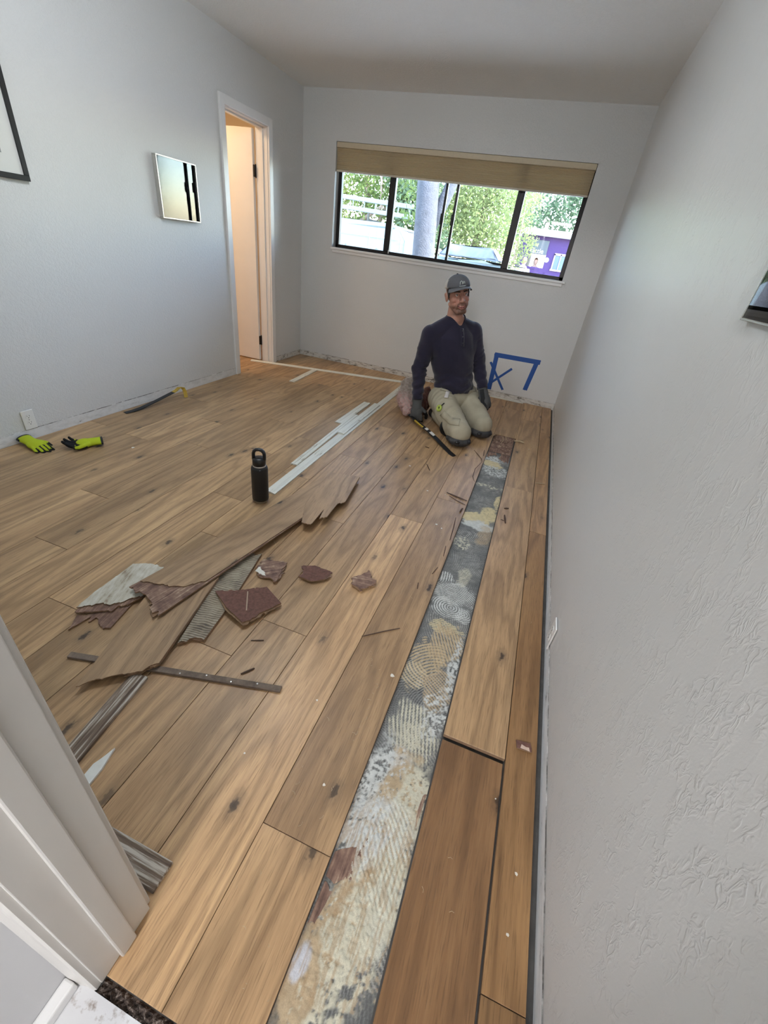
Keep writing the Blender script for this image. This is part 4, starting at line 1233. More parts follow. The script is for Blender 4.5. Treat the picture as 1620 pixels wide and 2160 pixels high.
M['tool_blue'] = plain('dark_blued_steel', (0.030, 0.034, 0.038), 0.4, 0.5, var=0.15)
M['tool_yellow'] = plain('yellow_tool_paint', (0.46, 0.31, 0.04), 0.45, var=0.12, scale=80)
pb = thing('pry_bar', 'flat dark pry bar with a yellow bent claw lying by the left wall', 'pry bar', (0.09, -2.42, 0.0))
o_ = Vector((0.09, -2.42, 0))
bm = bmesh.new()
strap(bm, [Vector(p) - o_ for p in ((0.062, -2.668, 0.0035), (0.075, -2.61, 0.0045), (0.086, -2.54, 0.012), (0.090, -2.40, 0.030), (0.090, -2.22, 0.055))], [0.040, 0.040, 0.036, 0.034, 0.034], [0.003, 0.006, 0.0065, 0.0065, 0.0065], (1, 0.1, 0))
obj('shaft', bm, M['tool_blue'], pb)
bm = bmesh.new()
strap(bm, [Vector(p) - o_ for p in ((0.090, -2.222, 0.0548), (0.092, -2.185, 0.064), (0.096, -2.160, 0.078))], [0.033, 0.030, 0.029], 0.0075, (1, 0.1, 0))
obj('yellow_neck', bm, M['tool_yellow'], pb)
bm = bmesh.new()
strap(bm, [Vector(p) - o_ for p in ((0.096, -2.162, 0.078), (0.104, -2.142, 0.081), (0.116, -2.130, 0.072), (0.128, -2.128, 0.045), (0.142, -2.140, 0.004))], [0.029, 0.028, 0.028, 0.028, 0.030], [0.0075, 0.008, 0.008, 0.007, 0.003], (1, 0.5, 0))
obj('yellow_claw', bm, M['tool_yellow'], pb)

# ================================================================== work gloves on the floor
def glove_mesh(name, L=1.0, curl=(0.2, 0.25, 0.3, 0.35), spread=0.10, thumb=(0.9, 0.5), flat=0.55, voxel=0.0035, cuff=True, thick=1.0, thumb_side=1):
    """right-hand glove: local +y towards the fingertips, +z back of the hand, thumb at -x*thumb_side"""
    bm = bmesh.new()
    add_ell(bm, (0, 0.048, 0), (0.043, 0.056, 0.021 * thick))
    add_caps(bm, (0, -0.035, 0), (0, 0.02, 0), 0.033, 0.034, 20, 5, flat * 1.1)
    bases = [(-0.031 * thumb_side, 0.088), (-0.010 * thumb_side, 0.096), (0.012 * thumb_side, 0.092), (0.032 * thumb_side, 0.080)]
    lens = [0.070, 0.079, 0.073, 0.058]
    rads = [0.0115, 0.0118, 0.0112, 0.0100]
    for (bx, by), ln, r, cu, sp in zip(bases, lens, rads, curl, (-1.2, -0.3, 0.5, 1.3)):
        p = Vector((bx * 0.85, by - 0.03, 0.0)); ang = 0.0
        h = Vector((math.sin(spread * sp * thumb_side), math.cos(spread * sp), 0))
        prev = p
        nxt = Vector((bx, by, 0.002))
        add_caps(bm, prev, nxt, r * 1.15, r * 1.1, 12, 3)
        prev = nxt
        for seg, q in enumerate((0.42, 0.32, 0.26)):
            ang += cu * (0.9 if seg == 0 else 1.0)
            d = Vector((h.x * math.cos(ang), h.y * math.cos(ang), -math.sin(ang)))
            nx_ = prev + d * ln * q
            add_caps(bm, prev, nx_, r * (1.06 - 0.06 * seg), r * (1.0 - 0.07 * seg), 12, 3)
            prev = nx_
    s = thumb_side
    a = Vector((-0.026 * s, 0.020, -0.004)); b = a + Vector((-0.030 * s, 0.030, -0.010)); c = b + Vector((-0.012 * s, 0.030, -0.010 - 0.02 * thumb[1])); d = c + Vector((0.004 * s, 0.024, -0.006 - 0.012 * thumb[1]))
    add_caps(bm, a, b, 0.0165, 0.0145, 12, 3); add_caps(bm, b, c, 0.0145, 0.0128, 12, 3); add_caps(bm, c, d, 0.0128, 0.0105, 12, 3)
    if cuff:
        add_tube(bm, [(0, -0.062, 0), (0, -0.045, 0), (0, -0.02, 0)], [0.038, 0.038, 0.034], 20, True, 0.45)
    return fuse(name, bm, voxel, 3, 0.5)
M['glove'] = attr_mat('knit_glove', rough=0.85, grain=700.0, amp=0.2, bump=0.001, spec=0.2)
YELG, BLK = np.array([0.44, 0.53, 0.025]), np.array([0.014, 0.014, 0.015])
def paint_g1(co):
    x, y, z = co[:, 0], co[:, 1], co[:, 2]
    c = np.tile(YELG, (len(co), 1))
    stripe = (y > 0.095) & (np.sin((x + 0.010) * 2 * PI / 0.0215) < -0.25)
    dark = (z < -0.006) | (y > 0.155) | stripe | ((y < -0.056)) | ((y < -0.04) & (np.abs(x) > 0.031))
    c[dark] = BLK
    return c
def paint_g2(co):
    x, y, z = co[:, 0], co[:, 1], co[:, 2]
    c = np.tile(BLK, (len(co), 1))
    yel = ((y < 0.030) & (y > -0.055)) | ((z < -0.012) & (y > 0.01) & (y < 0.10))
    c[yel] = YELG
    return c
gm1 = glove_mesh('glove_skin', curl=(0.28, 0.30, 0.32, 0.36), thumb=(0.9, 0.8))
paint(gm1, paint_g1)
t = thing('work_glove', 'yellow and black work glove lying palm down, nearest the left photo edge', 'glove', (0.085, -3.352, 0.026), math.radians(-96), 'yellow work gloves by the left wall', rot=(math.radians(-5), math.radians(4), math.radians(-96)))
link('knit_shell', gm1, M['glove'], t, True)
bm = bmesh.new(); add_tube(bm, [(0, -0.066, 0), (0, -0.056, 0)], [0.0395, 0.0395], 20, False, 0.45); obj('cuff_band', bm, M['black'], t, True)
gm2 = glove_mesh('glove_skin', curl=(0.30, 0.28, 0.30, 0.34), thumb=(0.9, -0.6), thumb_side=-1)
paint(gm2, paint_g2)
t = thing('work_glove', 'black and yellow work glove lying palm up with its thumb raised', 'glove', (0.340, -3.165, 0.024), 0, 'yellow work gloves by the left wall', rot=(math.radians(4), math.radians(172), math.radians(142)))
t.scale = (1.0, 0.86, 1.0)
link('knit_shell', gm2, M['glove'], t, True)
bm = bmesh.new(); add_tube(bm, [(0, -0.066, 0), (0, -0.056, 0)], [0.0395, 0.0395], 20, False, 0.45); obj('cuff_band', bm, M['black'], t, True)
# ================================================================== outside the window
GZ = -0.35
struct(box('ground', (-40, 0.16, GZ - 0.2), (40, 70, GZ), plain('street_concrete', (0.36, 0.35, 0.33), 0.9, var=0.08, scale=0.6)))
bm = bmesh.new(); add_box(bm, (-2.4, 0.14, H + 0.02), (4.4, 0.45, H + 0.16)); struct(obj('roof_eave', bm, M['trim']))
def leafmat(name, c):
    t = NT(name)
    r = t.noise(t.coord(), 3.0, 2.0)
    col_ = t.mix(r, tuple(x * 0.75 for x in c), tuple(min(1, x * 1.3) for x in c))
    d = t.n('ShaderNodeBsdfDiffuse'); tr = t.n('ShaderNodeBsdfTranslucent'); m = t.n('ShaderNodeMixShader')
    t.l(col_, d.inputs[0]); t.l(col_, tr.inputs[0]); m.inputs[0].default_value = 0.5
    t.l(d.outputs[0], m.inputs[1]); t.l(tr.outputs[0], m.inputs[2])
    return t.done(m.outputs[0])
M['leaf'] = leafmat('leaf_green', (0.125, 0.165, 0.050))
M['leaf2'] = leafmat('leaf_light_green', (0.19, 0.225, 0.09))
M['leaf3'] = leafmat('leaf_blue_green', (0.105, 0.15, 0.085))
M['bark'] = plain('grey_bark', (0.058, 0.058, 0.065), 0.95, var=0.22, scale=14, bump=0.02)
M['bark2'] = plain('brown_bark', (0.25, 0.18, 0.13), 0.95, var=0.2, scale=14, bump=0.02)
def crown(name, lumps, n, size, m, parent):
    tot = sum(l[3] ** 2 for l in lumps)
    P4 = []
    for cx, cy, cz, r in lumps:
        k = int(n * r * r / tot)
        d = rng.normal(size=(k, 3)); d /= np.linalg.norm(d, axis=1)[:, None]
        p = np.array([cx, cy, cz]) + d * (r * rng.random((k, 1)) ** 0.45)
        a = rng.normal(size=(k, 3)); a /= np.linalg.norm(a, axis=1)[:, None]
        b = np.cross(a, rng.normal(size=(k, 3))); b /= np.linalg.norm(b, axis=1)[:, None]
        s = size * rng.uniform(0.6, 1.4, size=(k, 1))
        P4.append(np.stack([p - a * s, p - b * s * 0.45, p + a * s, p + b * s * 0.45], axis=1))
    vs = np.concatenate(P4).reshape(-1, 3)
    fs = np.arange(len(vs)).reshape(-1, 4).tolist()
    o = link(name, rawmesh(name, vs, fs), m, parent)
    return o
def tree(label, base, lumps, limbs, n, size, lm, bmk, grp='trees outside the window'):
    t = thing('tree', label, 'tree', base, 0, grp)
    bm = bmesh.new()
    for pts, rad in limbs:
        add_tube(bm, pts, rad, 12)
    obj('trunk', bm, bmk, t, True)
    if lumps:
        crown('foliage', lumps, n, size, lm, t)
    return t
tree('big grey-barked tree trunk close outside the window', (0.62, 3.0, GZ),
     [(-0.9, 0.6, 4.2, 1.0), (0.9, 0.8, 4.4, 1.0), (-0.50, 0.25, 2.55, 0.30), (-0.42, 0.2, 2.1, 0.17), (0.0, -0.3, 4.6, 1.0)],
     [([(0.06, 0, -0.1), (0.02, 0, 0.6), (-0.02, 0, 1.4), (-0.09, 0, 2.2), (-0.15, 0, 2.8), (-0.35, 0.1, 4.0)], [0.26, 0.21, 0.19, 0.178, 0.17, 0.13]),
      ([(0.0, 0.05, 1.95), (0.16, 0.15, 2.4), (0.30, 0.25, 2.9), (0.6, 0.4, 4.2)], [0.10, 0.095, 0.09, 0.07])], 6000, 0.036, M['leaf'], M['bark'])
tree('leafy green tree with bare branches behind the white van', (-3.9, 10.2, GZ),
     [(-1.5, 0, 3.0, 1.2), (-0.3, -0.4, 2.6, 1.1), (0.7, -0.2, 2.7, 1.1), (1.6, 0, 2.9, 1.1), (2.3, 0.2, 2.6, 0.9), (0.3, 0.2, 3.8, 1.3)],
     [([(0, 0, 0), (0.1, 0, 1.4), (0.5, 0, 2.6), (0.3, 0, 3.8)], [0.16, 0.13, 0.10, 0.05]), ([(0.1, 0, 1.3), (1.0, -0.3, 2.2), (1.5, -0.5, 3.1)], [0.09, 0.07, 0.04]),
      ([(0.5, -0.5, 2.2), (1.25, -0.8, 2.6), (1.2, -0.9, 3.3)], [0.06, 0.05, 0.03])], 9000, 0.065, M['leaf'], M['bark2'])
tree('dense green tree left of the grey trunk', (-1.6, 9.6, GZ),
     [(0, 0, 2.7, 0.9), (0.5, 0.3, 1.9, 0.7), (-0.2, 0, 3.6, 1.0)], [([(0, 0, 0), (0, 0, 1.5), (0.1, 0, 3.0)], [0.15, 0.12, 0.06])], 4600, 0.06, M['leaf3'], M['bark2'])
tree('large sunlit tree filling the middle window panes', (-0.15, 11.3, GZ),
     [(-0.9, 0, 2.7, 0.9), (-0.2, -0.3, 2.2, 0.8), (0.3, 0, 3.1, 1.1), (-0.6, 0.3, 3.9, 1.2), (0.7, 0, 2.0, 0.75), (1.0, 0.4, 4.0, 1.0)],
     [([(0, 0.5, 0), (0, 0.5, 1.6), (0.15, 0.4, 2.8), (0.1, 0.3, 3.9)], [0.17, 0.14, 0.09, 0.05])], 9500, 0.062, M['leaf2'], M['bark2'])
tree('small loose-leaved tree standing before the purple truck', (1.56, 8.2, GZ),
     [(-0.05, 0, 2.45, 0.42), (0.12, 0, 1.95, 0.34), (0.34, -0.1, 2.12, 0.24), (0.02, 0, 1.62, 0.26), (-0.1, 0.1, 3.1, 0.6)],
     [([(0, 0, 0), (0.02, 0, 1.0), (0.05, 0, 2.0), (0, 0, 3.0)], [0.05, 0.04, 0.03, 0.015])], 2600, 0.034, M['leaf2'], M['bark2'])
tree('blue-green tree behind the purple truck', (3.2, 18.0, GZ),
     [(-1.6, 0, 3.6, 1.5), (0, 0, 3.9, 1.6), (1.6, 0, 3.5, 1.5), (0, 0.5, 5.5, 1.8)], [([(0, 0, 0), (0, 0, 2.0), (0.1, 0, 4.0)], [0.22, 0.18, 0.08])], 8000, 0.09, M['leaf3'], M['bark2'])
tree('pale green tree far behind the middle panes', (-2.2, 24.5, GZ),
     [(-2.5, 0, 3.3, 1.6), (-1, 0, 3.6, 1.7), (0.6, 0, 3.2, 1.6), (2.2, 0, 3.4, 1.6), (0, 0, 5.2, 2.0)], [([(0, 0, 0), (0, 0, 2.0), (0.1, 0, 4.0)], [0.22, 0.18, 0.08])], 8000, 0.10, M['leaf2'], M['bark2'])

# white van with a ladder on its roof rack
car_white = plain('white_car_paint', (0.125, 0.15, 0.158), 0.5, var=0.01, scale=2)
car_glass = plain('tinted_car_glass', (0.10, 0.13, 0.17), 0.08, var=0.03)
tyre = plain('tyre_rubber', (0.02, 0.02, 0.02), 0.8)
van = thing('van', 'white van parked across the street with a ladder on its roof', 'vehicle', (-2.4, 6.5, GZ))
bm = bmesh.new()
add_prism(bm, [(-2.6, 0.35), (-2.6, 1.85), (-2.5, 2.02), (-2.3, 2.09), (1.10, 2.09), (1.35, 2.0), (1.85, 1.38), (2.55, 1.22), (2.65, 0.95), (2.65, 0.35)], 0.0, 1.9, 'y')
bmesh.ops.bevel(bm, geom=bm.edges[:], offset=0.03, segments=2, affect='EDGES')
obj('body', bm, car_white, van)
bm = bmesh.new(); add_box(bm, (-2.55, -0.008, 1.78), (1.35, 0.0, 1.80)); add_box(bm, (-2.55, -0.008, 0.98), (2.6, 0.0, 1.01)); add_box(bm, (1.42, -0.006, 0.45), (1.43, 0.0, 1.84)); add_box(bm, (0.60, -0.006, 0.45), (0.61, 0.0, 1.84)); obj('body_crease', bm, plain('panel_gap', (0.30, 0.33, 0.35), 0.6), van)
bm = bmesh.new(); add_prism(bm, [(1.53, 1.36), (1.53, 1.80), (1.62, 1.86), (1.73, 1.80), (2.02, 1.36)], -0.012, 0.0, 'y'); obj('side_window', bm, car_glass, van)
for x in (-1.7, 1.85):
    for y in (0.12, 1.78):
        bm = bmesh.new(); add_tube(bm, [(x, y - 0.11, 0.34), (x, y + 0.11, 0.34)], 0.34, 24); wv = obj('wheel', bm, tyre, van)
        bm = bmesh.new(); add_tube(bm, [(x, y - 0.125, 0.34), (x, y + 0.125, 0.34)], 0.19, 16); obj('hub_cap', bm, M['steel'], wv)
for x in (-1.6, 0.5):
    bm = bmesh.new(); add_box(bm, (x - 0.02, 0.05, 2.08), (x + 0.02, 1.85, 2.14)); obj('rack_bar', bm, M['black'], van)
    bm = bmesh.new(); add_box(bm, (x - 0.02, 0.05, 2.14), (x + 0.02, 0.09, 2.24)); obj('rack_post', bm, M['black'], van)
lad = thing('ladder', 'pale aluminium ladder on the roof rack of the white van', 'ladder', (-2.1, 6.62, GZ + 2.30), 0)
lad.rotation_euler = (0, math.radians(1.5), 0)
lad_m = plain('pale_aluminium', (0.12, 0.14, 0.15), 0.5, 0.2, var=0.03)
for z in (0.0, 0.20):
    box('rail', (-1.6, -0.03, z - 0.045), (1.30, 0.03, z + 0.045), lad_m, lad, 0.008)
for k in range(10):
    bm = bmesh.new(); add_tube(bm, [(-1.4 + 0.29 * k, 0, 0.0), (-1.4 + 0.29 * k, 0, 0.20)], 0.016, 8); obj('rung', bm, lad_m, lad)

# white car nosing in behind the sill
car = thing('car', 'white car half hidden below the sill beside the grey trunk', 'vehicle', (0.55, 8.6, GZ))
bm = bmesh.new()
add_prism(bm, [(-1.6, 0.4), (-1.6, 1.35), (-1.1, 1.60), (0.5, 1.63), (0.9, 1.55), (1.0, 1.3), (1.0, 0.4)], 0.0, 1.7, 'y')
bmesh.ops.bevel(bm, geom=bm.edges[:], offset=0.06, segments=2, affect='EDGES')
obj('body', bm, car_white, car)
bm = bmesh.new(); add_prism(bm, [(-1.15, 1.62), (-0.85, 1.92), (0.35, 1.94), (0.62, 1.64)], 0.2, 1.5, 'y'); bmesh.ops.bevel(bm, geom=bm.edges[:], offset=0.04, segments=2, affect='EDGES'); obj('cabin_glass', bm, plain('grey_blue_glass', (0.13, 0.15, 0.19), 0.15), car)
for x in (-1.0, 0.5):
    bm = bmesh.new(); add_tube(bm, [(x, -0.02, 0.34), (x, 0.2, 0.34)], 0.34, 24); obj('wheel', bm, tyre, car)

# purple food truck
purple = plain('purple_truck_paint', (0.050, 0.027, 0.090), 0.6, var=0.02, scale=2, spec=0.1)
ft = thing('food_truck', 'purple food truck with a white roof and dark serving hatch', 'vehicle', (1.35, 12.0, GZ))
bm = bmesh.new()
add_box(bm, (0.0, 0, 0.45), (0.34, 2.2, 2.52)); add_box(bm, (0.34, 0, 0.45), (0.90, 0.06, 1.66)); add_box(bm, (0.34, 0, 2.04), (0.90, 0.06, 2.52)); add_box(bm, (0.90, 0, 0.45), (3.6, 2.2, 2.52))
obj('body', bm, purple, ft)
box('roof', (-0.15, -0.25, 2.521), (3.8, 2.4, 2.70), plain('white_truck_roof', (0.30, 0.30, 0.29), 0.4, var=0.01), ft, 0.03)
bm = bmesh.new(); add_box(bm, (0.34, -0.05, 2.02), (0.90, -0.01, 2.42), 0.01)
hatch = obj('hatch_panel', bm, plain('dark_hatch', (0.045, 0.05, 0.055), 0.5), ft)
def lettering(name, body, size, m, parent, loc, rot, extrude=0.002, shear=0.0):
    cu = bpy.data.curves.new(name, 'FONT'); cu.body = body; cu.size = size; cu.extrude = extrude; cu.shear = shear; cu.align_x = 'CENTER'
    to = bpy.data.objects.new(name + '_t', cu); C.objects.link(to)
    me = bpy.data.meshes.new_from_object(to.evaluated_get(bpy.context.evaluated_depsgraph_get()))
    bpy.data.objects.remove(to)
    o = link(name, me, m, parent)
    o.location = loc; o.rotation_euler = rot
    return o
lettering('hatch_lettering', 'attie', 0.20, plain('tan_letters', (0.40, 0.36, 0.25), 0.5), ft, (0.62, -0.055, 2.05), (math.radians(90), 0, 0), 0.003)
lettering('side_lettering', 'Jasso', 0.22, plain('pink_letters', (0.42, 0.14, 0.27), 0.5), ft, (0.10, -0.01, 1.50), (math.radians(90), 0, 0), 0.006, 0.3)
bm = bmesh.new(); add_tube(bm, [(0.96, -0.012, 1.90), (0.96, 0.0, 1.90)], 0.075, 24); obj('round_emblem', bm, plain('pale_emblem', (0.20, 0.17, 0.19), 0.5), ft)
bm = bmesh.new()
for lo, hi in (((1.16, -0.03, 1.66), (1.20, 0, 2.10)), ((1.56, -0.03, 1.66), (1.60, 0, 2.10)), ((1.16, -0.03, 2.06), (1.60, 0, 2.12)), ((1.14, -0.05, 1.62), (1.62, 0, 1.67)), ((1.36, -0.03, 1.66), (1.39, 0, 2.1))):
    add_box(bm, lo, hi)
wf = obj('side_window_frame', bm, plain('pink_grey_frame', (0.25, 0.18, 0.22), 0.5), ft)
bm = bmesh.new(); add_box(bm, (1.19, -0.008, 1.66), (1.57, 0.002, 2.07)); obj('window_pane', bm, car_glass, wf)
bm = bmesh.new(); add_tube(bm, [(0.66, 0.5, 2.68), (0.66, 0.5, 2.92)], 0.06, 14); obj('roof_pipe', bm, plain('pink_pipe', (0.60, 0.22, 0.32), 0.5), ft)
for x in (0.3, 2.9):
    bm = bmesh.new(); add_tube(bm, [(x, -0.02, 0.38), (x, 0.22, 0.38)], 0.38, 24); obj('wheel', bm, tyre, ft)

def small_person(label, loc, rz, top_m, skin, hair_m, leg_m, arm_raise=0.0):
    t = thing('person', label, 'person', loc, rz)
    bm = bmesh.new()
    add_caps(bm, (0, 0, 0.98), (0, 0, 1.34), 0.14, 0.16, 16, 4, 0.65, (0, 1, 0))
    add_caps(bm, (0, 0, 1.40), (0, -0.01, 1.50), 0.055, 0.052)
    add_ell(bm, (0, -0.015, 1.61), (0.075, 0.095, 0.115))
    for s in (-1, 1):
        add_caps(bm, (s * 0.09, 0, 0.92), (s * 0.10, -0.01, 0.50), 0.085, 0.058)
        add_caps(bm, (s * 0.10, -0.01, 0.50), (s * 0.10, 0.01, 0.07), 0.056, 0.038)
        add_caps(bm, (s * 0.10, 0.02, 0.035), (s * 0.105, -0.14, 0.03), 0.035, 0.028)
        add_caps(bm, (s * 0.19, 0, 1.36), (s * 0.23, -0.03, 1.08), 0.050, 0.040)
        add_caps(bm, (s * 0.23, -0.03, 1.08), (s * 0.20, -0.16 - arm_raise, 0.90 + arm_raise), 0.038, 0.028)
        add_ell(bm, (s * 0.195, -0.20 - arm_raise, 0.87 + arm_raise), (0.022, 0.045, 0.03))
    me = fuse('figure', bm, 0.012, 2)
    def f(co):
        z = co[:, 2]; r = np.hypot(co[:, 0], co[:, 1])
        c = np.tile(np.array(skin), (len(co), 1))
        c[(z < 1.42) & (z > 0.90)] = top_m
        c[(z < 0.95) & (r < 0.16)] = leg_m
        c[z < 0.08] = (0.03, 0.03, 0.03)
        c[((z > 1.66) | ((z > 1.52) & (co[:, 1] > 0.03)))] = hair_m
        return c
    paint(me, f)
    link('body', me, M['figure'], t, True)
    return t
M['figure'] = attr_mat('distant_figure', rough=0.8, grain=60, amp=0.05)
small_person('standing person in white beside the purple truck, back to the house', (1.66, 11.4, GZ + 0.18), math.radians(170), (0.80, 0.80, 0.80), (0.55, 0.38, 0.30), (0.30, 0.16, 0.08), (0.75, 0.75, 0.75))
small_person('person with brown hair and dark top inside the truck hatch', (1.97, 12.42, GZ + 0.22), 0.0, (0.05, 0.05, 0.07), (0.55, 0.33, 0.26), (0.10, 0.045, 0.03), (0.05, 0.05, 0.07), 0.1)
# ================================================================== the kneeling man
V = Vector
man = thing('person', 'kneeling man in grey cap, navy henley and khaki trousers, gloved hand on a pry bar', 'person', (2.30, -1.45, 0.0))
O = V((2.30, -1.45, 0.0))
F2 = V((0.57, -0.82, 0)).normalized()      # the way he faces
L2 = V((0.82, 0.57, 0)).normalized()       # towards his left
UPL = V((-0.20, -0.03, 0.98)).normalized() # spine leans to his right
P = {'pel': V((2.195, -1.195, 0.235)), 'waist': V((2.165, -1.215, 0.40)), 'chest': V((2.120, -1.240, 0.585)), 'neck': V((2.086, -1.272, 0.872)),
     'hipR': V((2.105, -1.285, 0.215)), 'hipL': V((2.285, -1.085, 0.225)), 'knR': V((2.378, -1.690, 0.098)), 'knL': V((2.507, -1.385, 0.100)),
     'anR': V((2.115, -1.305, 0.070)), 'anL': V((2.270, -1.055, 0.070)), 'toR': V((2.050, -1.215, 0.045)), 'toL': V((2.205, -0.965, 0.045)),
     'shR': V((1.938, -1.362, 0.718)), 'shL': V((2.232, -1.155, 0.768)), 'elR': V((1.893, -1.368, 0.445)), 'wrR': V((1.932, -1.425, 0.200)),
     'elL': V((2.335, -1.085, 0.505)), 'wrL': V((2.425, -1.165, 0.338))}
P = {k: v - O for k, v in P.items()}
HU = V((-0.215, -0.040, 0.976)).normalized()
HF = V((0.50, -0.865, 0.02)); HF = (HF - HU * HF.dot(HU)).normalized()
HL = HU.cross(HF).normalized() * 1.0
HC = V((2.080, -1.297, 1.016)) - O
HM = None
if False and HM.to_3x3().determinant() < 0:
    HL = -HL
    HM = Matrix(((HL.x, HF.x, HU.x, HC.x), (HL.y, HF.y, HU.y, HC.y), (HL.z, HF.z, HU.z, HC.z), (0, 0, 0, 1)))
HS = 1.08
HR = Matrix((HL, HF, HU)).transposed()
HM = Matrix.Translation(HC) @ (HR * HS).to_4x4()
hp = lambda x, y, z: HM @ V((x, y, z))
def hell(bm, c, r, seg=20, ring=14):
    add_ell(bm, hp(*c), tuple(q * HS for q in r), HR, seg, ring)
def hcap(bm, a, b, ra, rb, n=14):
    add_caps(bm, hp(*a), hp(*b), ra * HS, rb * HS, n, 4)

# ---- body: one continuous skin
bm = bmesh.new()
hell(bm, (0, -0.014, 0.030), (0.076, 0.096, 0.086), 28, 18)
hell(bm, (0, 0.018, -0.035), (0.062, 0.068, 0.078), 24, 16)
for s in (-1, 1):
    hcap(bm, (s * 0.050, -0.004, -0.050), (s * 0.022, 0.060, -0.098), 0.020, 0.021)
    hell(bm, (s * 0.038, 0.034, -0.052), (0.025, 0.034, 0.032))
    hell(bm, (s * 0.040, 0.052, -0.026), (0.024, 0.021, 0.022))
    hell(bm, (s * 0.078, -0.014, -0.004), (0.0095, 0.021, 0.031))
    hell(bm, (s * 0.084, -0.022, 0.010), (0.006, 0.012, 0.016))
    hell(bm, (s * 0.0125, 0.101, -0.034), (0.0085, 0.0095, 0.0075))
    hcap(bm, (s * 0.012, 0.082, 0.029), (s * 0.048, 0.066, 0.029), 0.0080, 0.0070)
    hcap(bm, (s * 0.019, 0.0815, 0.0160), (s * 0.044, 0.0730, 0.0140), 0.0052, 0.0048)     # upper lids
    hcap(bm, (s * 0.020, 0.0805, 0.0045), (s * 0.042, 0.0725, 0.0045), 0.0044, 0.0040)     # lower lids
    hcap(bm, (s * 0.024, 0.082, -0.040), (s * 0.034, 0.072, -0.070), 0.012, 0.010)      # smile folds
hell(bm, (0, 0.070, -0.100), (0.024, 0.018, 0.018))
hell(bm, (0, 0.060, 0.045), (0.054, 0.026, 0.026))
hcap(bm, (0, 0.087, 0.014), (0, 0.111, -0.030), 0.0080, 0.0118)
hell(bm, (0, 0.078, -0.062), (0.032, 0.016, 0.026))
for a, b, r in (((-0.031, 0.078, -0.059), (-0.010, 0.093, -0.0695), 0.0050), ((-0.010, 0.093, -0.0695), (0.010, 0.093, -0.0695), 0.0062), ((0.010, 0.093, -0.0695), (0.031, 0.078, -0.059), 0.0050),
                ((-0.024, 0.080, -0.068), (-0.009, 0.090, -0.0805), 0.0055), ((-0.009, 0.090, -0.0805), (0.009, 0.090, -0.0805), 0.0072), ((0.009, 0.090, -0.0805), (0.024, 0.080, -0.068), 0.0055)):
    hcap(bm, a, b, r, r, 10)
nb = P['neck']
add_caps(bm, hp(0, -0.022, -0.055), nb + V((0.0, 0.0, -0.03)), 0.058, 0.066, 24, 5)
for s, k in ((-1, 'shR'), (1, 'shL')):
    add_caps(bm, nb + V((0, 0, -0.060)), P[k] + V((0, 0, -0.01)), 0.044, 0.050, 18, 4)
sp = [P['pel'] - UPL * 0.06, P['pel'], P['waist'], P['chest'], P['chest'].lerp(nb, 0.55), nb]
add_tube(bm, sp, [0.130, 0.158, 0.140, 0.160, 0.140, 0.070], 32, True, 0.62, F2)
for a, b, c, ra, rb, rc in (('shR', 'elR', 'wrR', 0.055, 0.043, 0.030), ('shL', 'elL', 'wrL', 0.055, 0.043, 0.030), ('hipR', 'knR', 'anR', 0.088, 0.060, 0.040), ('hipL', 'knL', 'anL', 0.088, 0.060, 0.040)):
    add_caps(bm, P[a], P[b], ra, rb, 20, 5); add_caps(bm, P[b], P[c], rb * 0.97, rc, 20, 5)
for a, b in (('anR', 'toR'), ('anL', 'toL')):
    add_caps(bm, P[a], P[b], 0.036, 0.030)
for a, d in (('wrR', V((0.10, -0.16, -0.98))), ('wrL', V((0.50, -0.34, -0.79)))):
    add_caps(bm, P[a], P[a] + d.normalized() * 0.07, 0.028, 0.022)
bme = fuse('body_skin', bm, 0.0034, 2, 0.5)
HMi = HM.inverted()
def to_head(co):
    m = np.array(HMi)
    return co @ m[:3, :3].T + m[:3, 3]
def skin_paint(co):
    h = to_head(co); x, y, z = h[:, 0], h[:, 1], h[:, 2]
    c = np.tile(np.array((0.42, 0.215, 0.155)), (len(co), 1))
    red = np.exp(-(((np.abs(x) - 0.040) / 0.022) ** 2 + ((z + 0.028) / 0.022) ** 2)) * (y > 0.03)
    c = c * (1 - 0.5 * red[:, None]) + 0.5 * red[:, None] * np.array((0.44, 0.17, 0.125))
    n = 0.6 + 0.4 * np.sin(x * 900) * np.sin(z * 1100 + x * 300)
    beard = ((z < -0.048) & (z > -0.135) & (y > -0.02)).astype(float) * np.clip((-(z + 0.048)) / 0.018, 0, 1)
    beard = np.maximum(beard, ((np.abs(x) < 0.034) & (z < -0.046) & (z > -0.066) & (y > 0.07)).astype(float) * 0.95)
    beard *= (0.52 + 0.18 * n) * np.clip((y + 0.005) / 0.03, 0, 1) * np.clip((z + 0.130) / 0.012, 0, 1)
    goat = np.exp(-((x / 0.024) ** 2 + ((z + 0.108) / 0.016) ** 2)) * (y > 0.05)
    k = np.clip(beard + 0.35 * goat, 0, 0.85)[:, None]
    c = c * (1 - k) + k * np.array((0.105, 0.056, 0.040))
    zl = -0.0735 + 14.0 * x ** 2
    lip = ((np.abs(x) < 0.026) & (np.abs(z - zl) < 0.0085) & (y > 0.07))
    c[lip] = (0.36, 0.135, 0.115)
    line = ((np.abs(x) < 0.034) & (np.abs(z - zl) < 0.0024) & (y > 0.062))
    c[line] = (0.08, 0.025, 0.022)
    eyes = np.exp(-(((np.abs(x) - 0.031) / 0.018) ** 2 + ((z - 0.010) / 0.010) ** 2)) * (y > 0.03)
    c *= (1 - 0.30 * eyes)[:, None]
    return c
paint(bme, skin_paint)
M['skin'] = attr_mat('skin', rough=0.5, grain=160, amp=0.06, bump=0.0004, spec=0.4, sss=0.08)
body = link('body', bme, M['skin'], man, True)

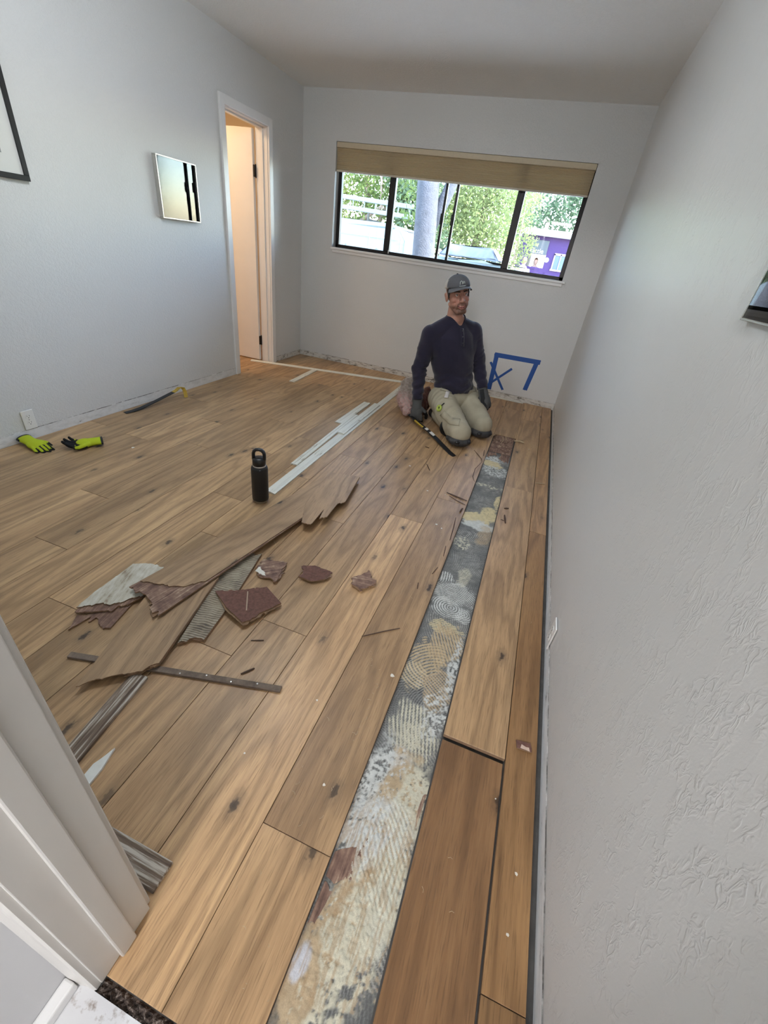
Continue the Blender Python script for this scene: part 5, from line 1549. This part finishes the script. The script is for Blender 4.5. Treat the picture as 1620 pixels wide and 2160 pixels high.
eye_m = attr_mat('eyeball', rough=0.15, grain=10, amp=0.02, spec=0.6)
for s in (-1, 1):
    bm = bmesh.new(); add_ell(bm, (0, 0, 0), (0.0122, 0.0122, 0.0122), None, 20, 14)
    me = bpy.data.meshes.new('eye'); bm.to_mesh(me); bm.free()
    def ep(co, s=s):
        d = np.hypot(co[:, 0] + 0.0012, co[:, 2])
        c = np.tile(np.array((0.62, 0.58, 0.55)), (len(co), 1)); f = co[:, 1] > 0
        c[f & (d < 0.0062)] = (0.06, 0.035, 0.022); c[f & (d < 0.003)] = (0.008, 0.007, 0.006)
        return c
    paint(me, ep)
    e = link('eye', me, eye_m, man, True); e.matrix_local = HM @ Matrix.Translation((s * 0.031, 0.0700, 0.0100))
M['hair'] = plain('dark_brown_hair', (0.030, 0.020, 0.014), 0.6, var=0.3, scale=300, bump=0.002)
for s in (-1, 1):
    bm = bmesh.new(); add_caps(bm, hp(s * 0.015, 0.0905, 0.0255), hp(s * 0.034, 0.0825, 0.0290), 0.0042, 0.0036, 10, 3); add_caps(bm, hp(s * 0.034, 0.0825, 0.0290), hp(s * 0.050, 0.0710, 0.0245), 0.0036, 0.0018, 10, 3)
    obj('eyebrow', bm, M['hair'], man, True)
bm = bmesh.new()
add_ell(bm, hp(0, -0.024, 0.022), (0.0795, 0.0905, 0.070), HR, 28, 18)
hme = fuse('hair', bm, 0.003, 0)
bm = bmesh.new(); bm.from_mesh(hme)
dl = [v for v in bm.verts if (lambda q: q.z > 0.062 or (q.y > 0.030) or q.z < -0.045 or (abs(q.x) > 0.05 and q.z < 0.0 and q.y > -0.035 and q.y < 0.012))(HMi @ v.co)]
bmesh.ops.delete(bm, geom=dl, context='VERTS')
for v in bm.verts:
    q = HMi @ v.co
    v.co += (v.co - hp(0, -0.02, 0.02)).normalized() * (0.0015 * math.sin(q.y * 700 + q.z * 240))
for s in (-1, 1):
    add_caps(bm, hp(s * 0.0735, 0.010, 0.040), hp(s * 0.0705, 0.016, -0.006), 0.010, 0.006, 10, 3)
    add_caps(bm, hp(s * 0.066, 0.030, 0.045), hp(s * 0.071, 0.022, 0.012), 0.010, 0.007, 10, 3)
obj('hair', bm, M['hair'], man, True)

# ---- cap
cap_m = attr_mat('cap_cloth', rough=0.9, grain=420, amp=0.3, bump=0.001, spec=0.2)
bm = bmesh.new()
res = bmesh.ops.create_uvsphere(bm, u_segments=48, v_segments=28, radius=1.0)
bmesh.ops.delete(bm, geom=[v for v in bm.verts if v.co.z < -0.02], context='VERTS')
for v in bm.verts:
    x, y, z = v.co
    k = 1.0 - 0.06 * max(0, y) * (1 - z)
    v.co = V((x * 0.0860 * k, y * 0.1040 - 0.006, (abs(z) ** 0.86 if z > 0 else z) * 0.080 + 0.052 - 0.002 * y))
me = bpy.data.meshes.new('crown'); bm.to_mesh(me); bm.free()
def cap_paint(co):
    c = np.tile(np.array((0.115, 0.115, 0.125)), (len(co), 1))
    back = co[:, 1] < 0.026 - 0.42 * (co[:, 2] - 0.05)
    c[back] = (0.52, 0.48, 0.43)
    return c
paint(me, cap_paint)
cap = link('cap', me, cap_m, man, True)
cap.matrix_local = HM
sol = cap.modifiers.new('t', 'SOLIDIFY'); sol.thickness = 0.002
bm = bmesh.new()
NU, NV = 20, 7
grid = []
for j in range(NV + 1):
    t = j / NV
    row = []
    for i in range(NU + 1):
        a = (i / NU - 0.5) * 2
        th = a * math.radians(66)
        x0, y0 = 0.0835 * math.sin(th), 0.0985 * math.cos(th) - 0.006
        ext = 0.078 * (1 - abs(a) ** 2.6)
        x, y = x0 * (1 + 0.06 * t), y0 + ext * t
        z = 0.054 + 0.002 * t - 0.026 * (abs(x) / 0.085) ** 2.0 * (0.35 + 0.65 * t) - 0.010 * t * t
        row.append(bm.verts.new((x, y, z)))
    grid.append(row)
for j in range(NV):
    for i in range(NU):
        bm.faces.new((grid[j][i], grid[j][i + 1], grid[j + 1][i + 1], grid[j + 1][i]))
brim = obj('brim', bm, plain('grey_brim_cloth', (0.125, 0.125, 0.135), 0.9, var=0.12, scale=300), cap, True)
sol = brim.modifiers.new('t', 'SOLIDIFY'); sol.thickness = 0.0028; sol.offset = 0
bm = bmesh.new()
pale = plain('pale_embroidery', (0.50, 0.53, 0.50), 0.8, var=0.1, scale=200)
def on_crown(x, z):
    zz = (z - 0.052) / 0.080
    yy = math.sqrt(max(0, 1 - max(0, zz) ** (2 / 0.86) - (x / 0.086) ** 2))
    return V((x, yy * 0.1040 - 0.0035, z))
def ribbon(bm, pts, r):
    add_tube(bm, [on_crown(*p) for p in pts], r, 6, True)
ribbon(bm, [(-0.022, 0.062), (-0.008, 0.060), (0.010, 0.060), (0.024, 0.062)], 0.0022)
ribbon(bm, [(-0.016, 0.070), (-0.012, 0.086), (-0.004, 0.092), (0.003, 0.084), (0.000, 0.072)], 0.0026)
ribbon(bm, [(0.006, 0.072), (0.010, 0.088), (0.018, 0.086), (0.018, 0.074)], 0.0024)
obj('emblem', bm, pale, cap, True)
bm = bmesh.new(); add_ell(bm, (0, -0.006, 0.133), (0.007, 0.007, 0.004), None, 12, 8); obj('top_button', bm, M['hair'], cap, True)

# ---- clothes
def normals(me):
    n = np.empty(len(me.vertices) * 3); me.vertices.foreach_get('normal', n); return n.reshape(-1, 3)
def coords(me):
    n = np.empty(len(me.vertices) * 3); me.vertices.foreach_get('co', n); return n.reshape(-1, 3)
def push(me, d):
    co = coords(me) + normals(me) * d[:, None]
    me.vertices.foreach_set('co', co.ravel()); me.update()
def segdist(co, a, b):
    a, b = np.array(a), np.array(b); ab = b - a
    t = np.clip(((co - a) @ ab) / (ab @ ab), 0, 1)
    return np.linalg.norm(co - (a + t[:, None] * ab), axis=1), t

bm = bmesh.new()
sp = [P['pel'] + UPL * 0.035 - F2 * 0.0, P['pel'] + UPL * 0.10, P['waist'], P['chest'] - UPL * 0.05, P['chest'] + UPL * 0.03, P['chest'].lerp(nb, 0.50), nb - UPL * 0.055, nb + UPL * 0.01]
add_tube(bm, sp, [0.172, 0.170, 0.164, 0.180, 0.186, 0.166, 0.098, 0.074], 36, True, 0.68, F2)
add_ell(bm, P['chest'] + F2 * 0.045 + UPL * 0.02, (0.145, 0.085, 0.12), Matrix((L2, F2, UPL)).transposed())
add_ell(bm, P['waist'] + F2 * 0.035 - UPL * 0.04, (0.145, 0.100, 0.13), Matrix((L2, F2, UPL)).transposed())
for s, a, b, c in ((-1, 'shR', 'elR', 'wrR'), (1, 'shL', 'elL', 'wrL')):
    add_caps(bm, nb + V((0, 0, -0.050)) + L2 * 0.015 * s, P[a] + V((0, 0, -0.004)), 0.062, 0.068, 20, 5)
    add_caps(bm, P['chest'] + L2 * 0.10 * s, P[a], 0.085, 0.072, 20, 5)
    add_caps(bm, P[a], P[b], 0.072, 0.056, 24, 6)
    end = P[c].lerp(P[b], 0.03)
    add_caps(bm, P[b], end, 0.056, 0.040, 24, 5)
shm = fuse('henley', bm, 0.0055, 5, 0.5)
co = coords(shm)
d = np.zeros(len(co))
ax = co @ np.array(UPL)
lat = co @ np.array(L2); fw = co @ np.array(F2)
# pulled folds at the waist, in the elbows and under the arms
wz = np.exp(-((ax - P['waist'].dot(UPL) + 0.05) / 0.11) ** 2)
d += 0.0045 * wz * np.sin(ax * 95 + 16 * lat + 2.0 * np.sin(lat * 30)) 
d += 0.003 * np.sin(ax * 42 + 40 * lat + 1.5 * np.sin(fw * 25)) * np.exp(-((ax - P['chest'].dot(UPL)) / 0.16) ** 2)
for a, b, c in (('shR', 'elR', 'wrR'), ('shL', 'elL', 'wrL')):
    for u, v in ((a, b), (b, c)):
        ds, t = segdist(co, P[u], P[v])
        near_ = np.exp(-(np.maximum(ds - 0.05, 0) / 0.03) ** 2)
        el = np.exp(-((t - (1.0 if v == b else 0.0)) / 0.35) ** 2) + 0.35
        ang = t * (P[u] - P[v]).length
        d += (0.0024 + 0.0016 * np.sin(co[:, 2] * 37 + co[:, 0] * 60)) * near_ * el * np.sin(ang * 105 + 42 * (co @ np.array(F2)) + 2.5 * np.sin(ang * 33 + 30 * (co @ np.array(L2))))
push(shm, d)
bm = bmesh.new(); bm.from_mesh(shm)
hem = P['pel'] + UPL * 0.055
rm = []
for v in bm.verts:
    p = v.co
    q = p - nb
    r_ = (q - UPL * q.dot(UPL))
    fr = q.dot(F2)
    if (p - hem).dot(UPL) < -0.012 + 0.010 * math.sin((p.dot(L2)) * 24 + 1) and (p - P['pel']).length < 0.30 and (p - P['wrR']).length > 0.13 and (p - P['wrL']).length > 0.13 and abs((p - P['pel']).dot(L2)) < 0.2 and (p-P['elR']).length > 0.2:
        rm.append(v); continue
    # neck opening: round at the back, a short V in front
    hgt_ = q.dot(UPL)
    if hgt_ > 0.006 - 0.10 * fr and r_.length < 0.13:
        rm.append(v); continue
    if fr > 0.02 and hgt_ > -0.070 and abs(q.dot(L2) - 0.024) < 0.010 + 0.62 * (hgt_ + 0.070) and r_.length < 0.16:
        rm.append(v); continue
    for k, e in (('wrR', 'elR'), ('wrL', 'elL')):
        if (p - P[k]).dot((P[k] - P[e]).normalized()) > -0.006 and (p - P[k]).length < 0.10:
            rm.append(v); break
bmesh.ops.delete(bm, geom=rm, context='VERTS')
# trim pinched corners, then find the neck opening's edge: order it, ease the sawtooth, keep it for the collar band
for it in range(6):
    bad = [v for v in bm.verts if (v.co - nb).length < 0.2 and (not v.link_faces or sum(e.is_boundary for e in v.link_edges) > 2 or (len(v.link_faces) == 1))]
    if not bad:
        break
    bmesh.ops.delete(bm, geom=bad, context='VERTS')
be = [e for e in bm.edges if e.is_boundary and (e.verts[0].co - nb).length < 0.2]
adj = {}
for e in be:
    a_, b_ = e.verts
    adj.setdefault(a_, []).append(b_); adj.setdefault(b_, []).append(a_)
best_ = []
seen_ = set()
for v0 in adj:
    if v0 in seen_:
        continue
    loop, cur, prv = [v0], v0, None
    seen_.add(v0)
    while True:
        nx_ = [q for q in adj[cur] if q is not prv and q not in seen_]
        if not nx_:
            break
        prv, cur = cur, nx_[0]
        seen_.add(cur); loop.append(cur)
    if len(loop) > len(best_):
        best_ = loop
for it in range(45):
    nc = [(best_[i - 1].co + best_[i].co * 2 + best_[(i + 1) % len(best_)].co) / 4 for i in range(len(best_))]
    for v, c_ in zip(best_, nc):
        v.co = c_
neck_loop = [v.co.copy() for v in best_][::2]
t_ = NT('navy_knit')
_co = t_.coord()
_a = t_.noise(t_.mapping(_co, (900, 900, 900)), 1.0, 2.0)
_b = t_.noise(_co, 9.0, 3.0)
_c = t_.mix(_b, (0.016, 0.014, 0.028), (0.030, 0.026, 0.046))
M['navy'] = t_.done(t_.bsdf(_c, 0.92, 0, t_.bump(_a, 0.5, 0.0008), 0.15, Sheen_Weight=0.25))
shirt = obj('henley_shirt', bm, M['navy'], man, True)
sol = shirt.modifiers.new('t', 'SOLIDIFY'); sol.thickness = 0.0035; sol.offset = 1
# placket, buttons, collar band
def front_point(h, side=0.0, out=0.0):
    """point on the shirt front at height h above the neck point (negative = below)"""
    o = nb + UPL * h + L2 * side
    dp = bpy.context.evaluated_depsgraph_get()
    hit, loc, nrm, _ = shirt.ray_cast(o + F2 * 0.5, -F2)
    return (loc + nrm * (0.0038 + out), nrm) if hit else (o + F2 * 0.14, F2)
bpy.context.view_layer.update()
bm = bmesh.new()
rows = []
for h in np.linspace(-0.076, -0.205, 10):
    rows.append([bm.verts.new(front_point(h, s_)[0]) for s_ in (0.010, 0.024, 0.038)])
for a, b in zip(rows[:-1], rows[1:]):
    for i in range(2):
        bm.faces.new((a[i], a[i + 1], b[i + 1], b[i]))
pk = obj('placket', bm, M['navy'], shirt, True)
sol = pk.modifiers.new('t', 'SOLIDIFY'); sol.thickness = 0.002; sol.offset = 1
for h in (-0.094, -0.135, -0.180):
    p, n = front_point(h, 0.024, 0.002)
    bm = bmesh.new(); add_tube(bm, [p, p + n * 0.0022], 0.0048, 12); obj('button', bm, plain('dark_button', (0.05, 0.05, 0.06), 0.35), shirt, True)
bm = bmesh.new()
add_tube(bm, [p + V((0, 0, 0.001)) for p in neck_loop] + [neck_loop[0] + V((0, 0, 0.001))], 0.0058, 8, False, 0.9, UPL)
obj('collar_band', bm, M['navy'], shirt, True)
for k, e in (('wrR', 'elR'), ('wrL', 'elL')):
    dr = (P[k] - P[e]).normalized()
    bm = bmesh.new(); add_tube(bm, [P[k] - dr * 0.050, P[k] - dr * 0.040, P[k] - dr * 0.004], [0.0435, 0.0445, 0.0420], 22, False); o = obj('cuff', bm, M['navy'], shirt, True)
    sol = o.modifiers.new('t', 'SOLIDIFY'); sol.thickness = 0.003

bm = bmesh.new()
B3 = Matrix((L2, F2, V((0, 0, 1)))).transposed()
add_ell(bm, P['pel'] + V((0, 0, 0.01)), (0.175, 0.130, 0.125), B3)
add_tube(bm, [P['pel'], P['pel'] + UPL * 0.105], [0.168, 0.163], 32, True, 0.72, F2)
for s, h, k, a in ((-1, 'hipR', 'knR', 'anR'), (1, 'hipL', 'knL', 'anL')):
    add_caps(bm, P[h] + V((0, 0, 0.0)), P[k] + V((0, 0, 0.012)), 0.114, 0.084, 26, 6)
    add_caps(bm, P[h].lerp(P[k], 0.35) + V((0, 0, -0.01)), P[h].lerp(P[k], 0.85) + V((0, 0, -0.015)), 0.106, 0.086, 24, 5)
    add_ell(bm, P[k] + F2 * 0.010 + V((0, 0, 0.012)), (0.085, 0.080, 0.085), B3)
    add_caps(bm, P[k] + V((0, 0, -0.012)), P[a] + V((0, 0, 0.005)), 0.076, 0.062, 22, 5)
ptm = fuse('trousers', bm, 0.006, 5, 0.5)
co = coords(ptm)
d = np.zeros(len(co))
for h, k, ph in (('hipR', 'knR', 0.0), ('hipL', 'knL', 1.7)):
    ds, t = segdist(co, P[h], P[k])
    near_ = np.exp(-(np.maximum(ds - 0.09, 0) / 0.03) ** 2)
    al = t * (P[h] - P[k]).length
    z = co[:, 2]
    d += near_ * ((0.0036 + 0.0022 * np.sin(co[:, 0] * 31 + co[:, 1] * 23 + ph)) * np.sin(al * 70 + 34 * z + 2.6 * np.sin(co[:, 0] * 22 + ph) + ph) * np.exp(-((t - 0.55) / 0.40) ** 2) + 0.0035 * np.sin(al * 150 + 40 * z + ph) * np.exp(-((t - 0.10) / 0.25) ** 2))
push(ptm, d)
co = coords(ptm)
flo = co[:, 2] < 0.016
co[flo, 2] = 0.016
ptm.vertices.foreach_set('co', co.ravel()); ptm.update()
t_ = NT('khaki_canvas')
_co = t_.coord()
_a = t_.noise(t_.mapping(_co, (700, 700, 700)), 1.0, 2.0)
_b = t_.noise(_co, 11.0, 4.0)
_c = t_.mix(_b, (0.33, 0.295, 0.215), (0.46, 0.415, 0.315))
M['khaki'] = t_.done(t_.bsdf(_c, 0.9, 0, t_.bump(_a, 0.5, 0.0008), 0.15))
pants = link('trousers', ptm, M['khaki'], man, True)
bpy.context.view_layer.update()
def pant_point(o, dr, out=0.004):
    hit, loc, nrm, _ = pants.ray_cast(o, dr)
    return (loc + nrm * out, nrm) if hit else (o + dr * 0.3, -dr)
TC = (V((2.736, -4.857, 1.257)) - V((2.3, -1.5, 0.25))).normalized()
def stitch(pts, w, name, m, n=8, out=0.004):
    """flat strip of cloth laid on the trousers through the listed near points"""
    bm = bmesh.new(); rows = []
    pp = []
    for a, b in zip(pts[:-1], pts[1:]):
        for i in range(n):
            pp.append(a.lerp(b, i / n))
    pp.append(pts[-1])
    for i, p in enumerate(pp):
        dr = (pp[min(i + 1, len(pp) - 1)] - pp[max(0, i - 1)]).normalized()
        sd = dr.cross(TC).normalized() * w / 2
        rows.append([bm.verts.new(pant_point(p + sd * q + TC * 0.5, -TC, out)[0]) for q in (-1, 0, 1)])
    for a, b in zip(rows[:-1], rows[1:]):
        for i in range(2):
            bm.faces.new((a[i], a[i + 1], b[i + 1], b[i]))
    o = obj(name, bm, m, pants, True)
    sol = o.modifiers.new('t', 'SOLIDIFY'); sol.thickness = 0.003; sol.offset = 1
    return o
w2 = lambda x, y, z: V((x, y, z)) - O
stitch([w2(2.185, -1.50, 0.165), w2(2.27, -1.55, 0.135), w2(2.345, -1.58, 0.150)], 0.050, 'pocket_flap', M['khaki'], 8, 0.006)
stitch([w2(2.10, -1.36, 0.315), w2(2.20, -1.34, 0.305), w2(2.30, -1.27, 0.31), w2(2.37, -1.19, 0.325)], 0.020, 'waistband', M['khaki'], 8, 0.004)
stitch([w2(2.165, -1.36, 0.305), w2(2.172, -1.42, 0.265)], 0.030, 'white_tag', plain('white_paper_tag', (0.62, 0.58, 0.56), 0.7, var=0.03), 6, 0.007)
p0, n0 = pant_point(w2(2.175, -1.46, 0.235) + TC * 0.5, -TC, 0.006)
p1, n1 = pant_point(w2(2.150, -1.49, 0.195) + TC * 0.5, -TC, 0.010)
bm = bmesh.new(); add_tube(bm, [p0, (p0 + p1) / 2 + n1 * 0.003, p1], 0.0055, 8, True, 0.5); obj('key_strap', bm, M['black'], pants, True)
bm = bmesh.new()
a_ = n1.orthogonal().normalized(); b_ = n1.cross(a_)
ring = [p1 + (a_ * math.cos(th) + b_ * math.sin(th)) * 0.019 for th in np.linspace(0, 2 * PI, 28)]
add_tube(bm, ring, 0.0095, 10, False, 1.0, n1)
obj('green_key_ring', bm, plain('lime_tape_roll', (0.42, 0.52, 0.10), 0.5, var=0.05), pants, True)
# knee pads with straps, boots
pad_m = plain('grey_black_knee_pad', (0.035, 0.034, 0.036), 0.6, var=0.2, scale=40, bump=0.001)
for k, a in (('knR', 'anR'), ('knL', 'anL')):
    bm = bmesh.new()
    c_ = P[k] + F2 * 0.020
    add_ell(bm, V((c_.x, c_.y, 0.050)), (0.094, 0.082, 0.046), B3)
    add_ell(bm, V((c_.x, c_.y, 0.040)) - F2 * 0.06, (0.088, 0.075, 0.036), B3)
    pm = fuse('knee_pad', bm, 0.005, 2)
    co = coords(pm); co[co[:, 2] < 0.002, 2] = 0.002; pm.vertices.foreach_set('co', co.ravel()); pm.update()
    kp = link('knee_pad', pm, pad_m, man, True)
    bm = bmesh.new()
    for s in (-1, 1):
        add_ell(bm, V((c_.x, c_.y, 0.058)) + F2 * 0.062 + L2 * 0.045 * s, (0.024, 0.016, 0.014), B3)
    obj('pad_rib', bm, M['black'], kp, True)
    sa = P[k].lerp(P[a], 0.35); ax_ = (P[a] - P[k]).normalized()
    bm = bmesh.new()
    rr = 0.088
    up_ = V((0, 0, 1)); sd = ax_.cross(up_).normalized()
    lp = [sa + sd * (math.cos(th) * rr) + V((0, 0, 1)) * (math.sin(th) * 0.070) for th in np.linspace(0, 2 * PI, 26)]
    lp = [V((p.x, p.y, max(p.z, 0.012))) for p in lp]
    add_tube(bm, lp, 0.020, 8, False, 0.35, ax_)
    obj('pad_strap', bm, M['black'], kp, True)
boot_m = plain('dark_work_boot', (0.030, 0.024, 0.020), 0.6, var=0.2, scale=50)
for a, t0 in (('anR', 'toR'), ('anL', 'toL')):
    bm = bmesh.new()
    bk_ = (P[t0] - P[a]).normalized()
    add_caps(bm, P[a] - bk_ * 0.05 + V((0, 0, 0.005)), P[a], 0.050, 0.052); add_caps(bm, P[a], P[t0] + V((0, 0, 0.012)), 0.050, 0.046)
    bmm = fuse('boot', bm, 0.006, 2)
    co = coords(bmm); co[co[:, 2] < 0.004, 2] = 0.004; bmm.vertices.foreach_set('co', co.ravel()); bmm.update()
    link('work_boot', bmm, boot_m, man, True)
# black sheath hanging at his left hip
bm = bmesh.new()
strap(bm, [w2(2.415, -1.215, 0.345), w2(2.448, -1.235, 0.275), w2(2.500, -1.255, 0.175)], [0.050, 0.050, 0.042], 0.014, L2)
obj('tool_sheath', bm, M['black'], man)
# gloves worn on both hands
def orient(y, z):
    y = V(y).normalized(); z = V(z); z = (z - y * z.dot(y)).normalized(); x = y.cross(z)
    return Matrix((x, y, z)).transposed()
def glove_paint(co):
    c = np.tile(np.array((0.085, 0.085, 0.085)), (len(co), 1))
    c[(co[:, 2] < -0.006) | (co[:, 1] > 0.135)] = (0.012, 0.012, 0.012)
    return c
for lab, k, y, z, curl, side in (('right', 'wrR', (0.16, -0.22, -0.96), (0.10, -0.90, 0.30), (0.50, 0.58, 0.62, 0.66), 1), ('left', 'wrL', (0.46, -0.36, -0.80), (0.42, -0.55, 0.50), (0.55, 0.6, 0.62, 0.6), -1)):
    gm = glove_mesh('worn_glove', curl=curl, thumb=(0.9, 0.9), thumb_side=side, cuff=True, thick=1.25, flat=0.8)
    paint(gm, glove_paint)
    g_ = link('work_glove', gm, M['glove'], man, True)
    R3 = orient(y, z).to_4x4() @ Matrix.Diagonal((1.22, 1.06, 1.15, 1))
    g_.matrix_local = Matrix.Translation(P[k] + V(y).normalized() * 0.042) @ R3
# ---- the pry bar he holds
hb = thing('pry_bar', 'black curved pry bar in the kneeling man\'s right hand, tip on the floor', 'pry bar', (2.404, -1.930, 0.0))
o_ = V((2.404, -1.930, 0.0))
pts = [(1.885, -1.435, 0.062), (1.940, -1.487, 0.056), (2.02, -1.556, 0.044), (2.12, -1.640, 0.036), (2.22, -1.745, 0.026), (2.30, -1.832, 0.016), (2.36, -1.895, 0.008), (2.404, -1.932, 0.003)]
bm = bmesh.new()
strap(bm, [V(p) - o_ for p in pts], [0.026, 0.026, 0.027, 0.028, 0.030, 0.031, 0.032, 0.034], [0.013, 0.013, 0.012, 0.012, 0.011, 0.010, 0.007, 0.003], (0.62, 0.70, 0.35))
obj('shaft', bm, plain('black_tool_steel', (0.014, 0.014, 0.015), 0.35, 0.3, var=0.15), hb)
bm = bmesh.new()
strap(bm, [V(p) - o_ for p in ((1.962, -1.519, 0.0530), (2.014, -1.564, 0.0460), (2.060, -1.602, 0.0425))], [0.012] * 3, 0.0135, (0.62, 0.70, 0.35))
obj('yellow_band', bm, M['tool_yellow'], hb)
lab_m = plain('white_tool_label', (0.58, 0.55, 0.50), 0.5)
for a, b in (((2.085, -1.612, 0.0450), (2.112, -1.634, 0.0430)), ((2.140, -1.660, 0.0405), (2.185, -1.706, 0.0370))):
    bm = bmesh.new()
    strap(bm, [V(a) - o_, (V(a) + V(b)) / 2 - o_, V(b) - o_], [0.022, 0.024, 0.020], 0.0032, (0.62, 0.70, 0.35))
    obj('label_strip', bm, lab_m, hb)

# ================================================================== pink insulation and a brown sack behind his arm
fl_ = NT('pink_insulation_fluff')
_co = fl_.coord()
_a = fl_.noise(_co, 16.0, 5.0, 0.65)
_sep = fl_.n('ShaderNodeSeparateXYZ'); fl_.l(_co, _sep.inputs[0])
_hz = fl_.math('ADD', fl_.math('MULTIPLY', _sep.outputs[2], 3.2), fl_.math('MULTIPLY', _a, 0.55))
_c = fl_.ramp(_hz, [(0.30, (0.66, 0.34, 0.31)), (0.66, (0.60, 0.34, 0.31)), (0.86, (0.30, 0.225, 0.18))])
_c2 = fl_.mix(fl_.ramp(fl_.noise(_co, 60.0, 4.0, 0.7), [(0.35, 0.0), (0.7, 1.0)]), _c, (0.42, 0.37, 0.33))
M['fluff'] = fl_.done(fl_.bsdf(_c2, 0.95, 0, fl_.bump(_a, 0.8, 0.01), 0.1, Sheen_Weight=0.4))
ins = thing('insulation_wad', 'fluffy pink and grey-brown wad of insulation on the floor behind the man\'s right arm', 'insulation', (1.772, -1.145, 0))
bm = bmesh.new()
for c, r in (((-0.02, 0.03, 0.11), (0.085, 0.095, 0.115)), ((0.02, -0.05, 0.08), (0.075, 0.09, 0.085)), ((-0.03, 0.07, 0.20), (0.070, 0.070, 0.075)), ((0.055, -0.14, 0.045), (0.045, 0.075, 0.045)), ((0.035, 0.04, 0.12), (0.055, 0.08, 0.10))):
    add_ell(bm, c, r)
im = fuse('wad', bm, 0.005, 2)
co = coords(im)
d = 0.006 * np.sin(co[:, 0] * 70 + 3 * np.sin(co[:, 2] * 50)) * np.sin(co[:, 2] * 62 + 2 * np.sin(co[:, 1] * 45)) + 0.002 * np.sin(co[:, 0] * 190 + co[:, 1] * 90) * np.sin(co[:, 2] * 170) + rng.normal(size=len(co)) * 0.0016
push(im, d)
co = coords(im); co[co[:, 2] < 0.001, 2] = 0.001; im.vertices.foreach_set('co', co.ravel()); im.update()
link('fluff', im, M['fluff'], ins, True)
bm = bmesh.new()
for k in range(1500):
    v = co[rng.integers(len(co))]
    dr = rng.normal(size=3) + np.array([0, 0, 0.3]); dr /= np.linalg.norm(dr)
    c0 = V(v); c1 = c0 + V(dr) * 0.012; c2 = c1 + V(dr + rng.normal(size=3) * 0.6) * 0.010
    if min(c1.z, c2.z) < 0.002: continue
    add_tube(bm, [c0, c1, c2], 0.0008, 3, False)
f_ = obj('loose_fibres', bm, M['fluff'], ins); f_['kind'] = 'stuff'
sack_m = plain('red_brown_sack', (0.115, 0.042, 0.030), 0.35, var=0.3, scale=14, bump=0.004)
sk = thing('sack', 'crumpled red-brown sack between the man\'s right arm and thigh', 'sack', (1.938, -1.215, 0))
bm = bmesh.new()
for c, r in (((0, 0, 0.085), (0.046, 0.070, 0.085)), ((0.01, 0.06, 0.12), (0.045, 0.07, 0.10)), ((0.0, -0.06, 0.045), (0.042, 0.055, 0.045)), ((0.0, 0.10, 0.20), (0.035, 0.045, 0.05))):
    add_ell(bm, c, r)
sm_ = fuse('sack_skin', bm, 0.005, 2)
co = coords(sm_)
push(sm_, 0.0035 * np.sin(co[:, 2] * 75 + 5 * np.sin(co[:, 0] * 38 + co[:, 1] * 20)) * np.sin(co[:, 1] * 52 + 3 * np.sin(co[:, 2] * 35)))
co = coords(sm_); co[co[:, 2] < 0.001, 2] = 0.001; sm_.vertices.foreach_set('co', co.ravel()); sm_.update()
link('sack_skin', sm_, sack_m, sk, True)
